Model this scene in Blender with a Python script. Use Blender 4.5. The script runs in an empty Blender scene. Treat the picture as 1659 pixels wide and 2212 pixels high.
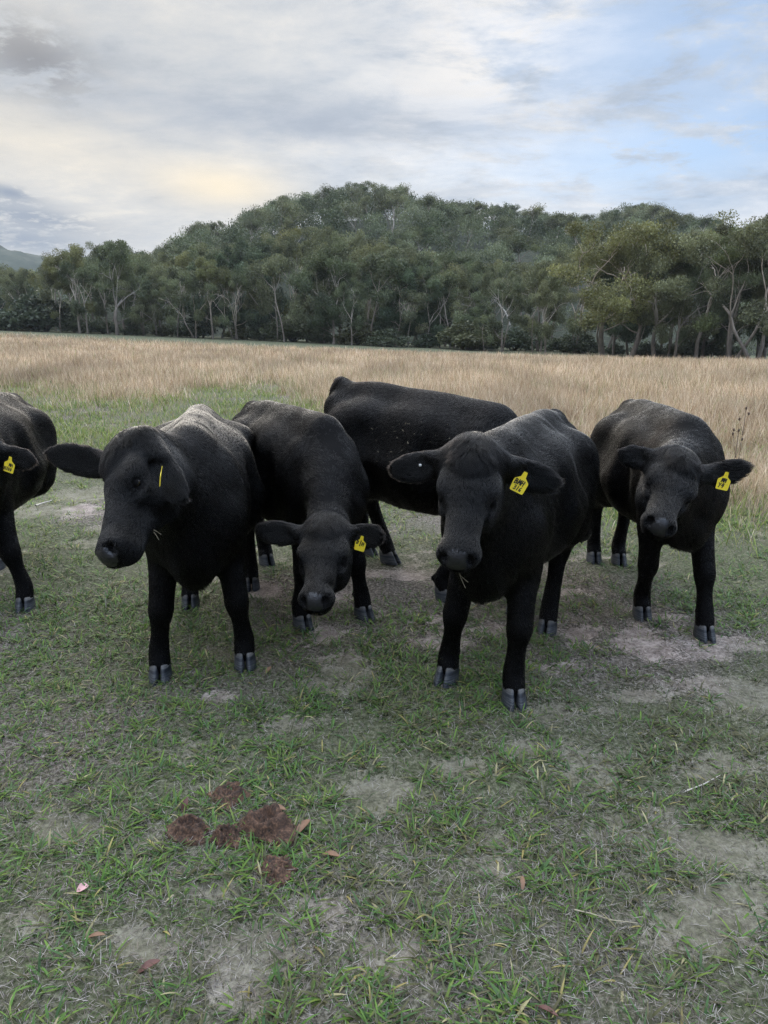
import bpy, math, os, random
import numpy as np
from mathutils import Vector, Matrix
random.seed(7)
RNG = np.random.default_rng(11)
scene = bpy.context.scene
COL = scene.collection
SKIP = ''

# ------------------------------------------------------------------ camera
CAM_H = 1.6
FPX, CX, CY = 1533.0, 829.5, 1106.0          # focal length and centre, in 1659x2212 pixel units
PITCH = math.atan((CY - 715.0) / FPX)
cam_d = bpy.data.cameras.new('camera'); cam = bpy.data.objects.new('camera', cam_d); COL.objects.link(cam)
cam.location = (0, 0, CAM_H)
cam.rotation_euler = (math.pi / 2 - PITCH, 0, 0)
cam_d.sensor_fit = 'VERTICAL'; cam_d.sensor_height = 24.0
cam_d.lens = 24.0 * FPX / 2212.0
cam_d.clip_start = 0.05; cam_d.clip_end = 6000
scene.camera = cam

# ------------------------------------------------------------------ light
SUN_AZ, SUN_EL = math.radians(-14), math.radians(22)     # azimuth from +Y, clockwise positive
SUN_DIR = Vector((math.sin(SUN_AZ) * math.cos(SUN_EL), math.cos(SUN_AZ) * math.cos(SUN_EL), math.sin(SUN_EL)))
sun_d = bpy.data.lights.new('sun', 'SUN'); sun = bpy.data.objects.new('sun', sun_d); COL.objects.link(sun)
sun_d.energy = 1.0; sun_d.angle = math.radians(22); sun_d.color = (1.0, 0.9, 0.76)
sun.rotation_euler = (-SUN_DIR).to_track_quat('-Z', 'Y').to_euler()
sun.location = (0, 0, 30)
scene.view_settings.view_transform = 'Standard'; scene.view_settings.look = 'None'
scene.view_settings.exposure = 0.5; scene.view_settings.gamma = 1.0
scene.render.engine = 'CYCLES'
scene.cycles.use_denoising = True; scene.cycles.denoising_prefilter = 'NONE'
scene.cycles.max_bounces = 6; scene.cycles.transparent_max_bounces = 4
scene.cycles.volume_bounces = 0

_c, _s = math.cos(PITCH), math.sin(PITCH)
FW, UPV, RT = np.array([0, _c, -_s]), np.array([0, _s, _c]), np.array([1.0, 0, 0])
CAMP = np.array([0, 0, CAM_H])
def ray(u, v): return RT * (u - CX) / FPX - UPV * (v - CY) / FPX + FW
def gnd(u, v, z=0.0):
    d = ray(u, v); return CAMP + d * ((z - CAM_H) / d[2])
def at(u, v, Y):
    d = ray(u, v); return CAMP + d * (Y / d[1])
def udir(u, v):
    d = ray(u, v); return d / np.linalg.norm(d)

# ------------------------------------------------------------------ world: physical sky behind a deck of procedural clouds
world = bpy.data.worlds.new('World'); scene.world = world; world.use_nodes = True
nt = world.node_tree; nt.nodes.clear()
def N(t, nt_, **kw):
    n = nt_.nodes.new(t)
    for k, v in kw.items(): setattr(n, k, v)
    return n
class G:
    """tiny helper to write shader arithmetic"""
    def __init__(s, nt_): s.nt = nt_
    def put(s, sock, v):
        if hasattr(v, 'is_output'): s.nt.links.new(v, sock)
        elif isinstance(v, (tuple, list, np.ndarray)):
            v = tuple(float(a) for a in v)
            sock.default_value = v if len(sock.default_value) == len(v) else v + (1.0,)
        else: sock.default_value = v
    def m(s, op, a, b=0.0, c=0.0, clamp=False):
        n = N('ShaderNodeMath', s.nt, operation=op, use_clamp=clamp)
        s.put(n.inputs[0], a); s.put(n.inputs[1], b); s.put(n.inputs[2], c); return n.outputs[0]
    def dot(s, a, b):
        n = N('ShaderNodeVectorMath', s.nt, operation='DOT_PRODUCT'); s.put(n.inputs[0], a); s.put(n.inputs[1], b); return n.outputs['Value']
    def vm(s, op, a, b):
        n = N('ShaderNodeVectorMath', s.nt, operation=op); s.put(n.inputs[0], a); s.put(n.inputs[1], b); return n.outputs[0]
    def noise(s, vec, scale, detail=6, rough=0.55, dist=0.0, lac=2.0):
        n = N('ShaderNodeTexNoise', s.nt)
        if vec is not None: s.put(n.inputs['Vector'], vec)
        n.inputs['Scale'].default_value = scale; n.inputs['Detail'].default_value = detail
        n.inputs['Roughness'].default_value = rough; n.inputs['Distortion'].default_value = dist
        n.inputs['Lacunarity'].default_value = lac
        return n.outputs['Fac']
    def ss(s, x, a, b, lo=0.0, hi=1.0):
        n = N('ShaderNodeMapRange', s.nt, interpolation_type='SMOOTHSTEP')
        s.put(n.inputs[0], x); s.put(n.inputs[1], a); s.put(n.inputs[2], b); s.put(n.inputs[3], lo); s.put(n.inputs[4], hi); return n.outputs[0]
    def mix(s, f, a, b, mode='MIX'):
        n = N('ShaderNodeMix', s.nt, data_type='RGBA', blend_type=mode)
        s.put(n.inputs[0], f); s.put(n.inputs[6], a); s.put(n.inputs[7], b); return n.outputs[2]
    def xyz(s, x, y, z):
        n = N('ShaderNodeCombineXYZ', s.nt); s.put(n.inputs[0], x); s.put(n.inputs[1], y); s.put(n.inputs[2], z); return n.outputs[0]
    def ramp(s, f, stops):
        n = N('ShaderNodeValToRGB', s.nt); s.put(n.inputs[0], f); e = n.color_ramp.elements
        while len(e) < len(stops): e.new(0.5)
        for el, (p, c) in zip(e, stops): el.position = p; el.color = tuple(c) + (1.0,)
        return n.outputs[0]
g = G(nt)
tc = N('ShaderNodeTexCoord', nt); D = tc.outputs['Generated']
sep = N('ShaderNodeSeparateXYZ', nt); nt.links.new(D, sep.inputs[0])
zz = g.m('MAXIMUM', sep.outputs[2], 0.0)
inv = g.m('DIVIDE', 1.0, g.m('ADD', zz, 0.16))
P = g.xyz(g.m('MULTIPLY', sep.outputs[0], inv), g.m('MULTIPLY', sep.outputs[1], inv), 0.0)
sky = N('ShaderNodeTexSky', nt, sky_type='NISHITA', sun_disc=False)
sky.sun_elevation = SUN_EL; sky.sun_rotation = SUN_AZ
sky.air_density = 1.0; sky.dust_density = 1.5
skyc = g.mix(1.0, sky.outputs[0], (0.085, 0.095, 0.11), 'MULTIPLY')
big = g.noise(g.vm('ADD', P, (3.1, 1.7, 0.4)), 1.1, 9, 0.6, 0.35)
mid = g.noise(g.vm('MULTIPLY', P, (0.85, 1.4, 1.0)), 2.6, 10, 0.66, 0.25)
fine = g.noise(P, 7.5, 8, 0.66, 0.2)
tone = g.m('ADD', g.m('MULTIPLY', big, 0.42), g.m('ADD', g.m('MULTIPLY', mid, 0.38), g.m('MULTIPLY', fine, 0.20)))
def blob(u, v, su, sv):
    d0 = udir(u, v); rel = g.vm('SUBTRACT', D, d0)
    a = g.m('DIVIDE', g.dot(rel, RT), su / FPX); b = g.m('DIVIDE', g.dot(rel, UPV), sv / FPX)
    r2 = g.m('ADD', g.m('MULTIPLY', a, a), g.m('MULTIPLY', b, b))
    return g.m('POWER', 2.71828, g.m('MULTIPLY', r2, -1.0))
# cooler to the right, warmer towards the low sun at the left
warmth = g.ss(sep.outputs[0], 0.42, -0.45)
cool_c = g.ramp(tone, [(0.36, (0.30, 0.37, 0.48)), (0.46, (0.42, 0.48, 0.57)), (0.55, (0.58, 0.61, 0.66)), (0.64, (0.74, 0.72, 0.72))])
warm_c = g.ramp(tone, [(0.36, (0.35, 0.37, 0.40)), (0.46, (0.48, 0.49, 0.50)), (0.55, (0.57, 0.56, 0.54)), (0.64, (0.70, 0.66, 0.59))])
cloud = g.mix(warmth, cool_c, warm_c)
cloud = g.mix(g.m('MULTIPLY', blob(480, 402, 120, 36), 0.75), cloud, (0.86, 0.73, 0.52))
cloud = g.mix(g.m('MULTIPLY', blob(60, 300, 170, 50), 0.45), cloud, (0.76, 0.68, 0.55))
cloud = g.mix(g.m('MULTIPLY', blob(1080, 100, 190, 110), g.ss(mid, 0.4, 0.6)), cloud, (0.76, 0.73, 0.70))
band = g.m('MULTIPLY', blob(560, 258, 620, 34), g.ss(mid, 0.3, 0.62, 0.9, 0.4))
cloud = g.mix(band, cloud, (0.33, 0.37, 0.44))
dk = g.m('MULTIPLY', blob(65, 122, 90, 48), g.ss(fine, 0.38, 0.56))
cloud = g.mix(g.m('MULTIPLY', dk, 0.8), cloud, (0.20, 0.20, 0.21))
dk2 = g.m('MULTIPLY', g.m('ADD', blob(70, 470, 120, 22), g.m('ADD', blob(20, 415, 40, 12), blob(40, 520, 130, 20))), g.ss(fine, 0.36, 0.52))
cloud = g.mix(g.m('MULTIPLY', dk2, 0.9, clamp=True), cloud, (0.24, 0.28, 0.35))
# gaps of blue
gap = g.m('ADD', blob(1560, 40, 330, 130), g.m('ADD', blob(1560, 330, 300, 60), g.m('MULTIPLY', blob(1300, 330, 420, 50), 0.35)))
gap = g.m('MULTIPLY', gap, g.ss(g.noise(g.vm('MULTIPLY', P, (1.0, 1.3, 1.0)), 3.0, 10, 0.66, 0.4), 0.60, 0.44))
behind = g.m('MULTIPLY', g.ss(sep.outputs[1], 0.25, -0.3), g.ss(big, 0.60, 0.46, 0.15, 0.9))
gap = g.m('MAXIMUM', gap, behind)
blue = g.mix(0.55, skyc, (0.27, 0.43, 0.68))
col = g.mix(g.m('MULTIPLY', gap, 0.68, clamp=True), cloud, blue)
zen = g.m('ADD', 0.92, g.m('MULTIPLY', g.ss(sep.outputs[2], 0.38, 0.85), 4.6))       # overcast deck brightest overhead; boosted further there, out of view, to light the ground
back_dim = g.m('MULTIPLY', g.ss(sep.outputs[1], 0.15, -0.45), g.ss(sep.outputs[2], 0.75, 0.3))      # low sky behind the camera, out of view, dimmed to darken the cows' faces
zen = g.m('MULTIPLY', zen, g.m('SUBTRACT', 1.0, g.m('MULTIPLY', back_dim, 0.38)))
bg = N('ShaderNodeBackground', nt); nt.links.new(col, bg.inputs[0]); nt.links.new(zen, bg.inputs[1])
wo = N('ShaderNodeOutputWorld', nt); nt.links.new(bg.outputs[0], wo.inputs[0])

# ------------------------------------------------------------------ helpers
def tag(o, label=None, cat=None, group=None, kind=None):
    if label: o['label'] = label
    if cat: o['category'] = cat
    if group: o['group'] = group
    if kind: o['kind'] = kind
    return o
def empty(name, loc=(0, 0, 0)):
    o = bpy.data.objects.new(name, None); COL.objects.link(o); o.location = loc; o.empty_display_size = 0.1; return o
def mk(name, V, Fs, mat=None, parent=None, smooth=True, cols=None, loc=None):
    """V (n,3); Fs list of (m,k) int arrays; cols (n,3) vertex colours"""
    V = np.asarray(V, np.float32)
    if not isinstance(Fs, (list, tuple)): Fs = [Fs]
    Fs = [np.asarray(f, np.int32) for f in Fs if len(f)]
    me = bpy.data.meshes.new(name)
    me.vertices.add(len(V)); me.vertices.foreach_set('co', V.ravel())
    nl = sum(f.size for f in Fs); npoly = sum(len(f) for f in Fs)
    me.loops.add(nl); me.loops.foreach_set('vertex_index', np.concatenate([f.ravel() for f in Fs]))
    tot = np.concatenate([np.full(len(f), f.shape[1], np.int32) for f in Fs])
    st = np.concatenate([[0], np.cumsum(tot)[:-1]]).astype(np.int32)
    me.polygons.add(npoly); me.polygons.foreach_set('loop_start', st)
    me.polygons.foreach_set('use_smooth', np.full(npoly, bool(smooth)))
    me.update(calc_edges=True)
    if cols is not None:
        a = me.color_attributes.new('col', 'FLOAT_COLOR', 'POINT')
        c = np.ones((len(V), 4), np.float32); c[:, :cols.shape[1]] = cols; a.data.foreach_set('color', c.ravel())
    if mat: me.materials.append(mat)
    o = bpy.data.objects.new(name, me); COL.objects.link(o)
    if parent: o.parent = parent
    if loc is not None: o.location = loc
    return o
def _h(ix, iy, seed):
    n = (ix.astype(np.int64) * 374761393 + iy.astype(np.int64) * 668265263 + seed * 982451653) & 0x7fffffff
    n = ((n ^ (n >> 13)) * 1274126177) & 0x7fffffff
    return ((n ^ (n >> 16)) & 0xffff) / 65535.0
def vnoise(x, y, seed=0):
    ix, iy = np.floor(x), np.floor(y); fx, fy = x - ix, y - iy
    fx, fy = fx * fx * (3 - 2 * fx), fy * fy * (3 - 2 * fy)
    a, b, c, d = _h(ix, iy, seed), _h(ix + 1, iy, seed), _h(ix, iy + 1, seed), _h(ix + 1, iy + 1, seed)
    return a + (b - a) * fx + (c - a) * fy + (a - b - c + d) * fx * fy
def fbm(x, y, seed=0, oct=4):
    s, amp, t = 0, 1.0, 0
    for o in range(oct): s = s + amp * vnoise(x * 2 ** o + 17 * o, y * 2 ** o - 9 * o, seed + o); t += amp; amp *= 0.5
    return s / t
def sstep(a, b, x):
    t = np.clip((x - a) / (b - a), 0, 1); return t * t * (3 - 2 * t)
def unit(v): v = np.asarray(v, float); return v / np.linalg.norm(v)

def mat_new(name):
    m = bpy.data.materials.new(name); m.use_nodes = True; n = m.node_tree; n.nodes.clear()
    out = N('ShaderNodeOutputMaterial', n); b = N('ShaderNodeBsdfPrincipled', n); n.links.new(b.outputs[0], out.inputs[0])
    return m, G(n), b, out
def bump(gg, b, h, strength, dist):
    n = N('ShaderNodeBump', gg.nt); n.inputs['Strength'].default_value = strength; n.inputs['Distance'].default_value = dist
    gg.put(n.inputs['Height'], h); gg.nt.links.new(n.outputs[0], b.inputs['Normal'])
def objvec(gg): return N('ShaderNodeTexCoord', gg.nt).outputs['Object']
def attr(gg, name='col'):
    return N('ShaderNodeAttribute', gg.nt, attribute_name=name).outputs['Color']

# ------------------------------------------------------------------ terrain
def terrain(x, y):
    t = sstep(9, 95, y)
    z = t * (-0.75 - 0.034 * np.clip(x, -160, 160)) * np.where(y > 95, 1, 1)
    far = sstep(6, 20, y)
    return z + far * 0.12 * (fbm(x * 0.15, y * 0.15, 5) - 0.5)
TZ = lambda x, y: float(terrain(np.array([float(x)]), np.array([float(y)]))[0])

# bare worn patches of the paddock (pixel of the photo -> place on the ground, radius in metres)
BARE = [(1215, 1535, .17, .10), (1560, 1830, .22, .13), (1480, 1990, .22, .10), (1640, 1500, .3, .2), (815, 1720, .15, .11), (1560, 1480, .35, .10), (1380, 1500, .2, .06), (1220, 1440, .16, .06), (1620, 1960, .2, .08), (1050, 1360, .2, .06), (740, 1420, .2, .05), (1430, 1850, .1, .06), (320, 2020, .11, .07),
        (130, 1790, .18, .09), (1330, 1790, .13, .09), (960, 1390, .24, .10), (700, 1370, .14, .09), (1270, 1360, .24, .09), (1000, 1290, .2, .14), (860, 1240, .25, .15),
        (180, 1065, .5, .35), (90, 1100, .6, .35), (560, 1275, .2, .15), (1000, 1640, .12, .08), (1170, 1600, .15, .1), (640, 1560, .15, .08),
        (480, 1900, .07, .04), (60, 1960, .09, .06), (800, 2060, .10, .05), (1100, 1860, .12, .1), (1560, 1640, .2, .1), (690, 1960, .06, .04)]
BPTS = [(gnd(u, v)[0], gnd(u, v)[1], rx, ry) for u, v, rx, ry in BARE]
def bare_mask(x, y):
    b = np.zeros_like(x)
    wx = (fbm(x * 5, y * 5, 31) - .5) * .28; wy = (fbm(x * 5, y * 5, 41) - .5) * .28
    for (bx, by, rx, ry) in BPTS:
        b = np.maximum(b, 1.05 * np.exp(-(((x + wx - bx) / rx) ** 2 + ((y + wy - by) / ry) ** 2)))
    n = fbm(x * 2.6 + 47, y * 2.6 - 13, 3, 4)
    b = np.maximum(b * (.55 + .9 * fbm(x * 9, y * 9, 13, 3)), sstep(.62, .74, n) * .7)
    return np.clip(b, 0, 1) * (1 - sstep(7, 11, y))
# edge of the long dry grass, as a function of bearing
EB_U = np.array([-900, 0, 250, 400, 480, 600, 700, 780, 1000, 1300, 1500, 1660, 2600])
EB_Y = np.array([24., 20, 18, 17, 23, 24, 16, 12.5, 11, 8.6, 7.2, 6.2, 5.0])
def tallness(x, y):
    u = CX + FPX * x / np.maximum(y, .3) / 1.03
    e = np.interp(u, EB_U, EB_Y)
    e = e * (1 + .55 * (fbm(x * .6, y * .4, 8) - .5) + .25 * (fbm(x * 1.9, y * 1.2, 9) - .5))
    return sstep(.78, 1.18, y / e)

def graded(lo, hi, fine_lo, fine_hi, step, ratio):
    a = list(np.arange(fine_lo, fine_hi, step)); s = step
    while a[-1] < hi: s *= ratio; a.append(a[-1] + s)
    b = [a[0]]; s = step
    while b[-1] > lo: s *= ratio; b.append(b[-1] - s)
    return np.array(b[1:][::-1] + a)
def grid_faces(nx, ny):
    i = np.arange(nx - 1)[:, None]; j = np.arange(ny - 1)[None, :]; a = i * ny + j
    return np.stack([a, a + ny, a + ny + 1, a + 1], -1).reshape(-1, 4)

m_ground, gg, b, out = mat_new('paddock_soil')
A = N('ShaderNodeSeparateColor', gg.nt); gg.put(A.inputs[0], attr(gg)); bare, tall, green = A.outputs[0], A.outputs[1], A.outputs[2]
pv = objvec(gg)
n1 = gg.noise(pv, 9, 8, .65); n2 = gg.noise(pv, 60, 5, .7); n3 = gg.noise(pv, 240, 3, .7)
soil = gg.ramp(gg.m('ADD', gg.m('MULTIPLY', n1, .5), gg.m('MULTIPLY', n2, .5)), [(.36, (.105, .083, .072)), (.48, (.24, .195, .172)), (.60, (.40, .34, .305))])
thatch = gg.ramp(n2, [(.36, (.026, .022, .018)), (.5, (.105, .090, .074)), (.64, (.26, .23, .20))])
bb = gg.ss(gg.m('ADD', bare, gg.m('ADD', gg.m('MULTIPLY', gg.m('SUBTRACT', n2, .5), 1.3), gg.m('MULTIPLY', gg.m('SUBTRACT', n3, .5), .8))), .36, .56)
c0 = gg.mix(bb, thatch, soil)
c0 = gg.mix(gg.m('MULTIPLY', green, .55), c0, gg.ramp(n2, [(.3, (.035, .05, .02)), (.7, (.09, .115, .04))]))
c0 = gg.mix(tall, c0, gg.ramp(gg.noise(pv, 1.6, 8, .7), [(.3, (.16, .12, .08)), (.5, (.28, .21, .15)), (.7, (.38, .29, .21))]))
gg.put(b.inputs['Base Color'], c0); b.inputs['Roughness'].default_value = .95; b.inputs['Specular IOR Level'].default_value = .15
bump(gg, b, gg.m('ADD', gg.m('MULTIPLY', n1, .6), gg.m('ADD', gg.m('MULTIPLY', n2, .35), gg.m('MULTIPLY', n3, .15))), .8, .03)
gx = graded(-900, 900, -2.6, 2.6, .035, 1.045); gy = graded(-60, 1500, .7, 5.2, .03, 1.04)
X, Y = np.meshgrid(gx, gy, indexing='ij'); x, y = X.ravel(), Y.ravel()
def micro(x, y):
    near = 1 - sstep(9, 14, y)
    return near * (.035 * (fbm(x * 1.3, y * 1.3, 21) - .5) + .02 * (fbm(x * 6, y * 6, 22) - .5) + .012 * (fbm(x * 22, y * 22, 23) - .5) - .012 * bare_mask(x, y))
def gz(x, y): return terrain(x, y) + micro(x, y)
gc = np.stack([bare_mask(x, y), tallness(x, y) * (1 - sstep(70, 80, y + .25 * x)), np.clip(sstep(.35, .6, fbm(x * .8, y * .8, 61)) + sstep(70, 80, y + .25 * x), 0, 1)], -1)
tag(mk('ground', np.stack([x, y, gz(x, y)], -1), grid_faces(len(gx), len(gy)), m_ground, cols=gc), kind='structure')

# hill behind the trees
HU = np.array([-200, 150, 300, 400, 520, 600, 700, 770, 900, 1000, 1200, 1400, 1550, 1660, 1900, 2300])
HV = np.array([640, 600, 560, 505, 450, 432, 412, 405, 418, 440, 470, 452, 478, 498, 500, 540])
HD = np.interp(HU, [0, 1660], [230, 330]); HX = (HU - CX) / FPX / 1.032 * HD
def zat(v, Y):
    a = -(np.asarray(v, float) - CY) / FPX
    return CAM_H + Y * (a * UPV[2] + FW[2]) / (a * UPV[1] + FW[1])
HZ = zat(HV, HD) - np.interp(HU, [0, 800, 1100], [14, 12, 7.5])
def hill_z(x, y):
    top = np.maximum(np.interp(x, HX, HZ), -2); yr = np.interp(x, HX, HD)
    t = (y - 145) / (yr - 145)
    base = terrain(x, np.full_like(y, 120.)) - 1.5 * (1 - sstep(.0, .12, t))
    return base + (top - base) * sstep(-.02, 1.0, t) * np.where(t < 1, 1, 1 - .35 * sstep(1, 2.4, t)) + 3 * (fbm(x * .03, y * .03, 77) - .5) * sstep(0, .4, t)
m_hill, gg, b, out = mat_new('forest_floor')
pv = objvec(gg)
gg.put(b.inputs['Base Color'], gg.ramp(gg.noise(pv, .35, 8, .7), [(.3, (.015, .020, .012)), (.55, (.035, .042, .022)), (.75, (.06, .06, .035))]))
b.inputs['Roughness'].default_value = 1; bump(gg, b, gg.noise(pv, .6, 6, .7), 1, 1.5)
hx, hy = np.linspace(-330, 420, 190), np.linspace(138, 620, 120)
X, Y = np.meshgrid(hx, hy, indexing='ij')
tag(mk('hill', np.stack([X.ravel(), Y.ravel(), hill_z(X.ravel(), Y.ravel())], -1), grid_faces(190, 120), m_hill), kind='structure')
# far range at the left
fx_, fy_ = np.linspace(-1500, -250, 160), np.linspace(700, 1500, 70)
X, Y = np.meshgrid(fx_, fy_, indexing='ij'); x, y = X.ravel(), Y.ravel()
uu = CX + FPX * x / 1000
zt = np.interp(uu, [-900, -300, 0, 60, 120, 220, 420], [150, 135, 117, 106, 98, 70, 5])
pz = zt * sstep(700, 1000, y) * (1 - .5 * sstep(1000, 1500, y)) + 26 * (fbm(x * .008, y * .008, 5, 5) - .5) + 9 * (fbm(x * .09, y * .09, 6, 3) - .5)
m_far, gg, b, out = mat_new('distant_forest')
pv = objvec(gg)
gg.put(b.inputs['Base Color'], gg.ramp(gg.noise(pv, .08, 8, .75), [(.3, (.014, .022, .016)), (.55, (.03, .042, .028)), (.75, (.065, .072, .048))]))
b.inputs['Roughness'].default_value = 1
tag(mk('mountain', np.stack([x, y, pz - 3], -1), grid_faces(160, 70), m_far), kind='structure')

# ------------------------------------------------------------------ cattle: a signed distance body meshed with surface nets
def surface_nets(F, org, h):
    nx, ny, nz = F.shape
    ins = F < 0
    cs = [(i, j, k) for i in (0, 1) for j in (0, 1) for k in (0, 1)]
    cnt = np.zeros((nx - 1, ny - 1, nz - 1), np.int8)
    for (i, j, k) in cs: cnt += ins[i:nx - 1 + i, j:ny - 1 + j, k:nz - 1 + k]
    act = np.argwhere((cnt > 0) & (cnt < 8))
    val = np.stack([F[act[:, 0] + i, act[:, 1] + j, act[:, 2] + k] for (i, j, k) in cs], 1)
    acc = np.zeros((len(act), 3)); num = np.zeros(len(act))
    for a in range(8):
        for b_ in range(a + 1, 8):
            pa, pb = np.array(cs[a]), np.array(cs[b_])
            if np.abs(pa - pb).sum() != 1: continue
            fa, fb = val[:, a], val[:, b_]; s = (fa < 0) != (fb < 0)
            t = np.where(s, fa / np.where(s, fa - fb, 1), 0)
            acc += np.where(s[:, None], pa + t[:, None] * (pb - pa), 0); num += s
    V = (act + acc / num[:, None]) * h + org
    idx = np.full(cnt.shape, -1, np.int64); idx[act[:, 0], act[:, 1], act[:, 2]] = np.arange(len(act))
    Q = []
    for ax in range(3):
        o1, o2 = [(1, 2), (2, 0), (0, 1)][ax]
        sl0 = [slice(None)] * 3; sl1 = [slice(None)] * 3; sl0[ax] = slice(0, -1); sl1[ax] = slice(1, None)
        ch = np.argwhere(ins[tuple(sl0)] != ins[tuple(sl1)])
        ok = (ch[:, o1] > 0) & (ch[:, o2] > 0) & (ch[:, o1] < F.shape[o1] - 1) & (ch[:, o2] < F.shape[o2] - 1)
        ch = ch[ok]; e1 = np.zeros(3, int); e2 = np.zeros(3, int); e1[o1] = 1; e2[o2] = 1
        c = [ch - e1 - e2, ch - e2, ch, ch - e1]
        q = np.stack([idx[p[:, 0], p[:, 1], p[:, 2]] for p in c], 1)
        s = ins[ch[:, 0], ch[:, 1], ch[:, 2]]
        q[~s] = q[~s][:, ::-1]; Q.append(q)
    return V, np.concatenate(Q)

class Body:
    def __init__(s): s.pr = []
    def cone(s, a, b, r1, r2, k=.05, comb=(0, 0, -1), sub=False, squash=None, hl=1.0):
        s.pr.append(dict(t='c', a=np.array(a, float), b=np.array(b, float), r1=r1, r2=r2, k=k, comb=unit(comb), sub=sub, sq=squash, hl=hl))
    def ell(s, c, r, R=np.eye(3), k=.05, comb=(0, 0, -1), sub=False, hl=1.0):
        s.pr.append(dict(t='e', c=np.array(c, float), r=np.array(r, float), R=np.array(R, float), k=k, comb=unit(comb), sub=sub, hl=hl))
    def chain(s, pts, rad, k=.05, comb=(0, 0, -1), squash=None, hl=1.0, n=4):
        """a limb: one smooth tapered tube through the given joints"""
        p = np.array(pts, float); rd = np.array(rad, float); P4 = np.concatenate([p, rd[:, None]], 1); m = len(p)
        out = []
        for i in range(m - 1):
            a, b_, c, d = P4[max(i - 1, 0)], P4[i], P4[i + 1], P4[min(i + 2, m - 1)]
            for t in np.arange(n) / n:
                out.append(.5 * (2 * b_ + (c - a) * t + (2 * a - 5 * b_ + 4 * c - d) * t * t + (3 * b_ - a - 3 * c + d) * t ** 3))
        out.append(P4[-1]); Q = np.array(out)
        s.pr.append(dict(t='h', Q=Q, k=k, comb=unit(comb), sub=False, sq=squash, hl=hl, tang=False))
    def dist(s, p, P):
        if p['t'] == 'h':
            Q = p['Q']; d = None
            if p['sq'] is not None:
                ax, f = p['sq']; P = P + ((P - Q[0, :3]) @ ax)[..., None] * ax * (1 / f - 1); C_ = Q[:, :3] + ((Q[:, :3] - Q[0, :3]) @ ax)[:, None] * ax * (1 / f - 1)
            else: C_ = Q[:, :3]
            for i in range(len(Q) - 1):
                ba = C_[i + 1] - C_[i]; t = np.clip(((P - C_[i]) @ ba) / (ba @ ba + 1e-12), 0, 1)
                e = np.linalg.norm(P - C_[i] - t[..., None] * ba, axis=-1) - (Q[i, 3] + (Q[i + 1, 3] - Q[i, 3]) * t)
                d = e if d is None else np.minimum(d, e)
            return d
        if p['t'] == 'c':
            a, b_ = p['a'], p['b']
            if p['sq'] is not None:
                ax, f = p['sq']; Q = P + ((P - a) @ ax)[..., None] * ax * (1 / f - 1)
            else: Q = P
            ba = b_ - a; t = np.clip(((Q - a) @ ba) / (ba @ ba), 0, 1)
            return np.linalg.norm(Q - a - t[..., None] * ba, axis=-1) - (p['r1'] + (p['r2'] - p['r1']) * t)
        q = (P - p['c']) @ p['R'].T
        k0 = np.linalg.norm(q / p['r'], axis=-1); k1 = np.linalg.norm(q / p['r'] ** 2, axis=-1)
        return np.where(k1 > 1e-6, k0 * (k0 - 1) / np.maximum(k1, 1e-6), -p['r'].min())
    def bounds(s, p, m):
        if p['t'] == 'h': r_ = p['Q'][:, 3].max(); return p['Q'][:, :3].min(0) - r_ - m, p['Q'][:, :3].max(0) + r_ + m
        if p['t'] == 'c':
            r = max(p['r1'], p['r2']); return np.minimum(p['a'], p['b']) - r - m, np.maximum(p['a'], p['b']) + r + m
        e = np.sqrt(((p['R'].T * p['r']) ** 2).sum(1)); return p['c'] - e - m, p['c'] + e + m
    def mesh(s, h):
        lo = np.min([s.bounds(p, .03)[0] for p in s.pr if not p['sub']], 0); hi = np.max([s.bounds(p, .03)[1] for p in s.pr if not p['sub']], 0)
        n = np.ceil((hi - lo) / h).astype(int) + 2
        F = np.full(n, 1.0, np.float32); ax = [lo[i] + h * np.arange(n[i]) for i in range(3)]
        for p in s.pr:
            l, u = s.bounds(p, p['k'] + .03)
            i0 = np.maximum(np.floor((l - lo) / h).astype(int), 0); i1 = np.minimum(np.ceil((u - lo) / h).astype(int) + 1, n)
            if (i1 <= i0).any(): continue
            Pg = np.stack(np.meshgrid(*[ax[i][i0[i]:i1[i]] for i in range(3)], indexing='ij'), -1)
            d = s.dist(p, Pg); sl = tuple(slice(i0[i], i1[i]) for i in range(3)); a = F[sl]; k = p['k']
            if p['sub']:
                d = -d; hh = np.maximum(k - np.abs(a - d), 0) / k; F[sl] = np.maximum(a, d) + hh * hh * k * .25
            else:
                hh = np.maximum(k - np.abs(a - d), 0) / k; F[sl] = np.minimum(a, d) - hh * hh * k * .25
        return surface_nets(F, lo, h)
    def combs(s, P):
        C = np.zeros_like(P); W = np.zeros(len(P)); L = np.zeros(len(P))
        for p in s.pr:
            if p['sub']: continue
            w = np.exp(-np.clip(s.dist(p, P), 0, None) / .018) + 1e-9
            C += w[:, None] * p['comb']; W += w; L += w * p['hl']
        return C / np.linalg.norm(C, axis=1)[:, None].clip(1e-6), L / W

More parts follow.
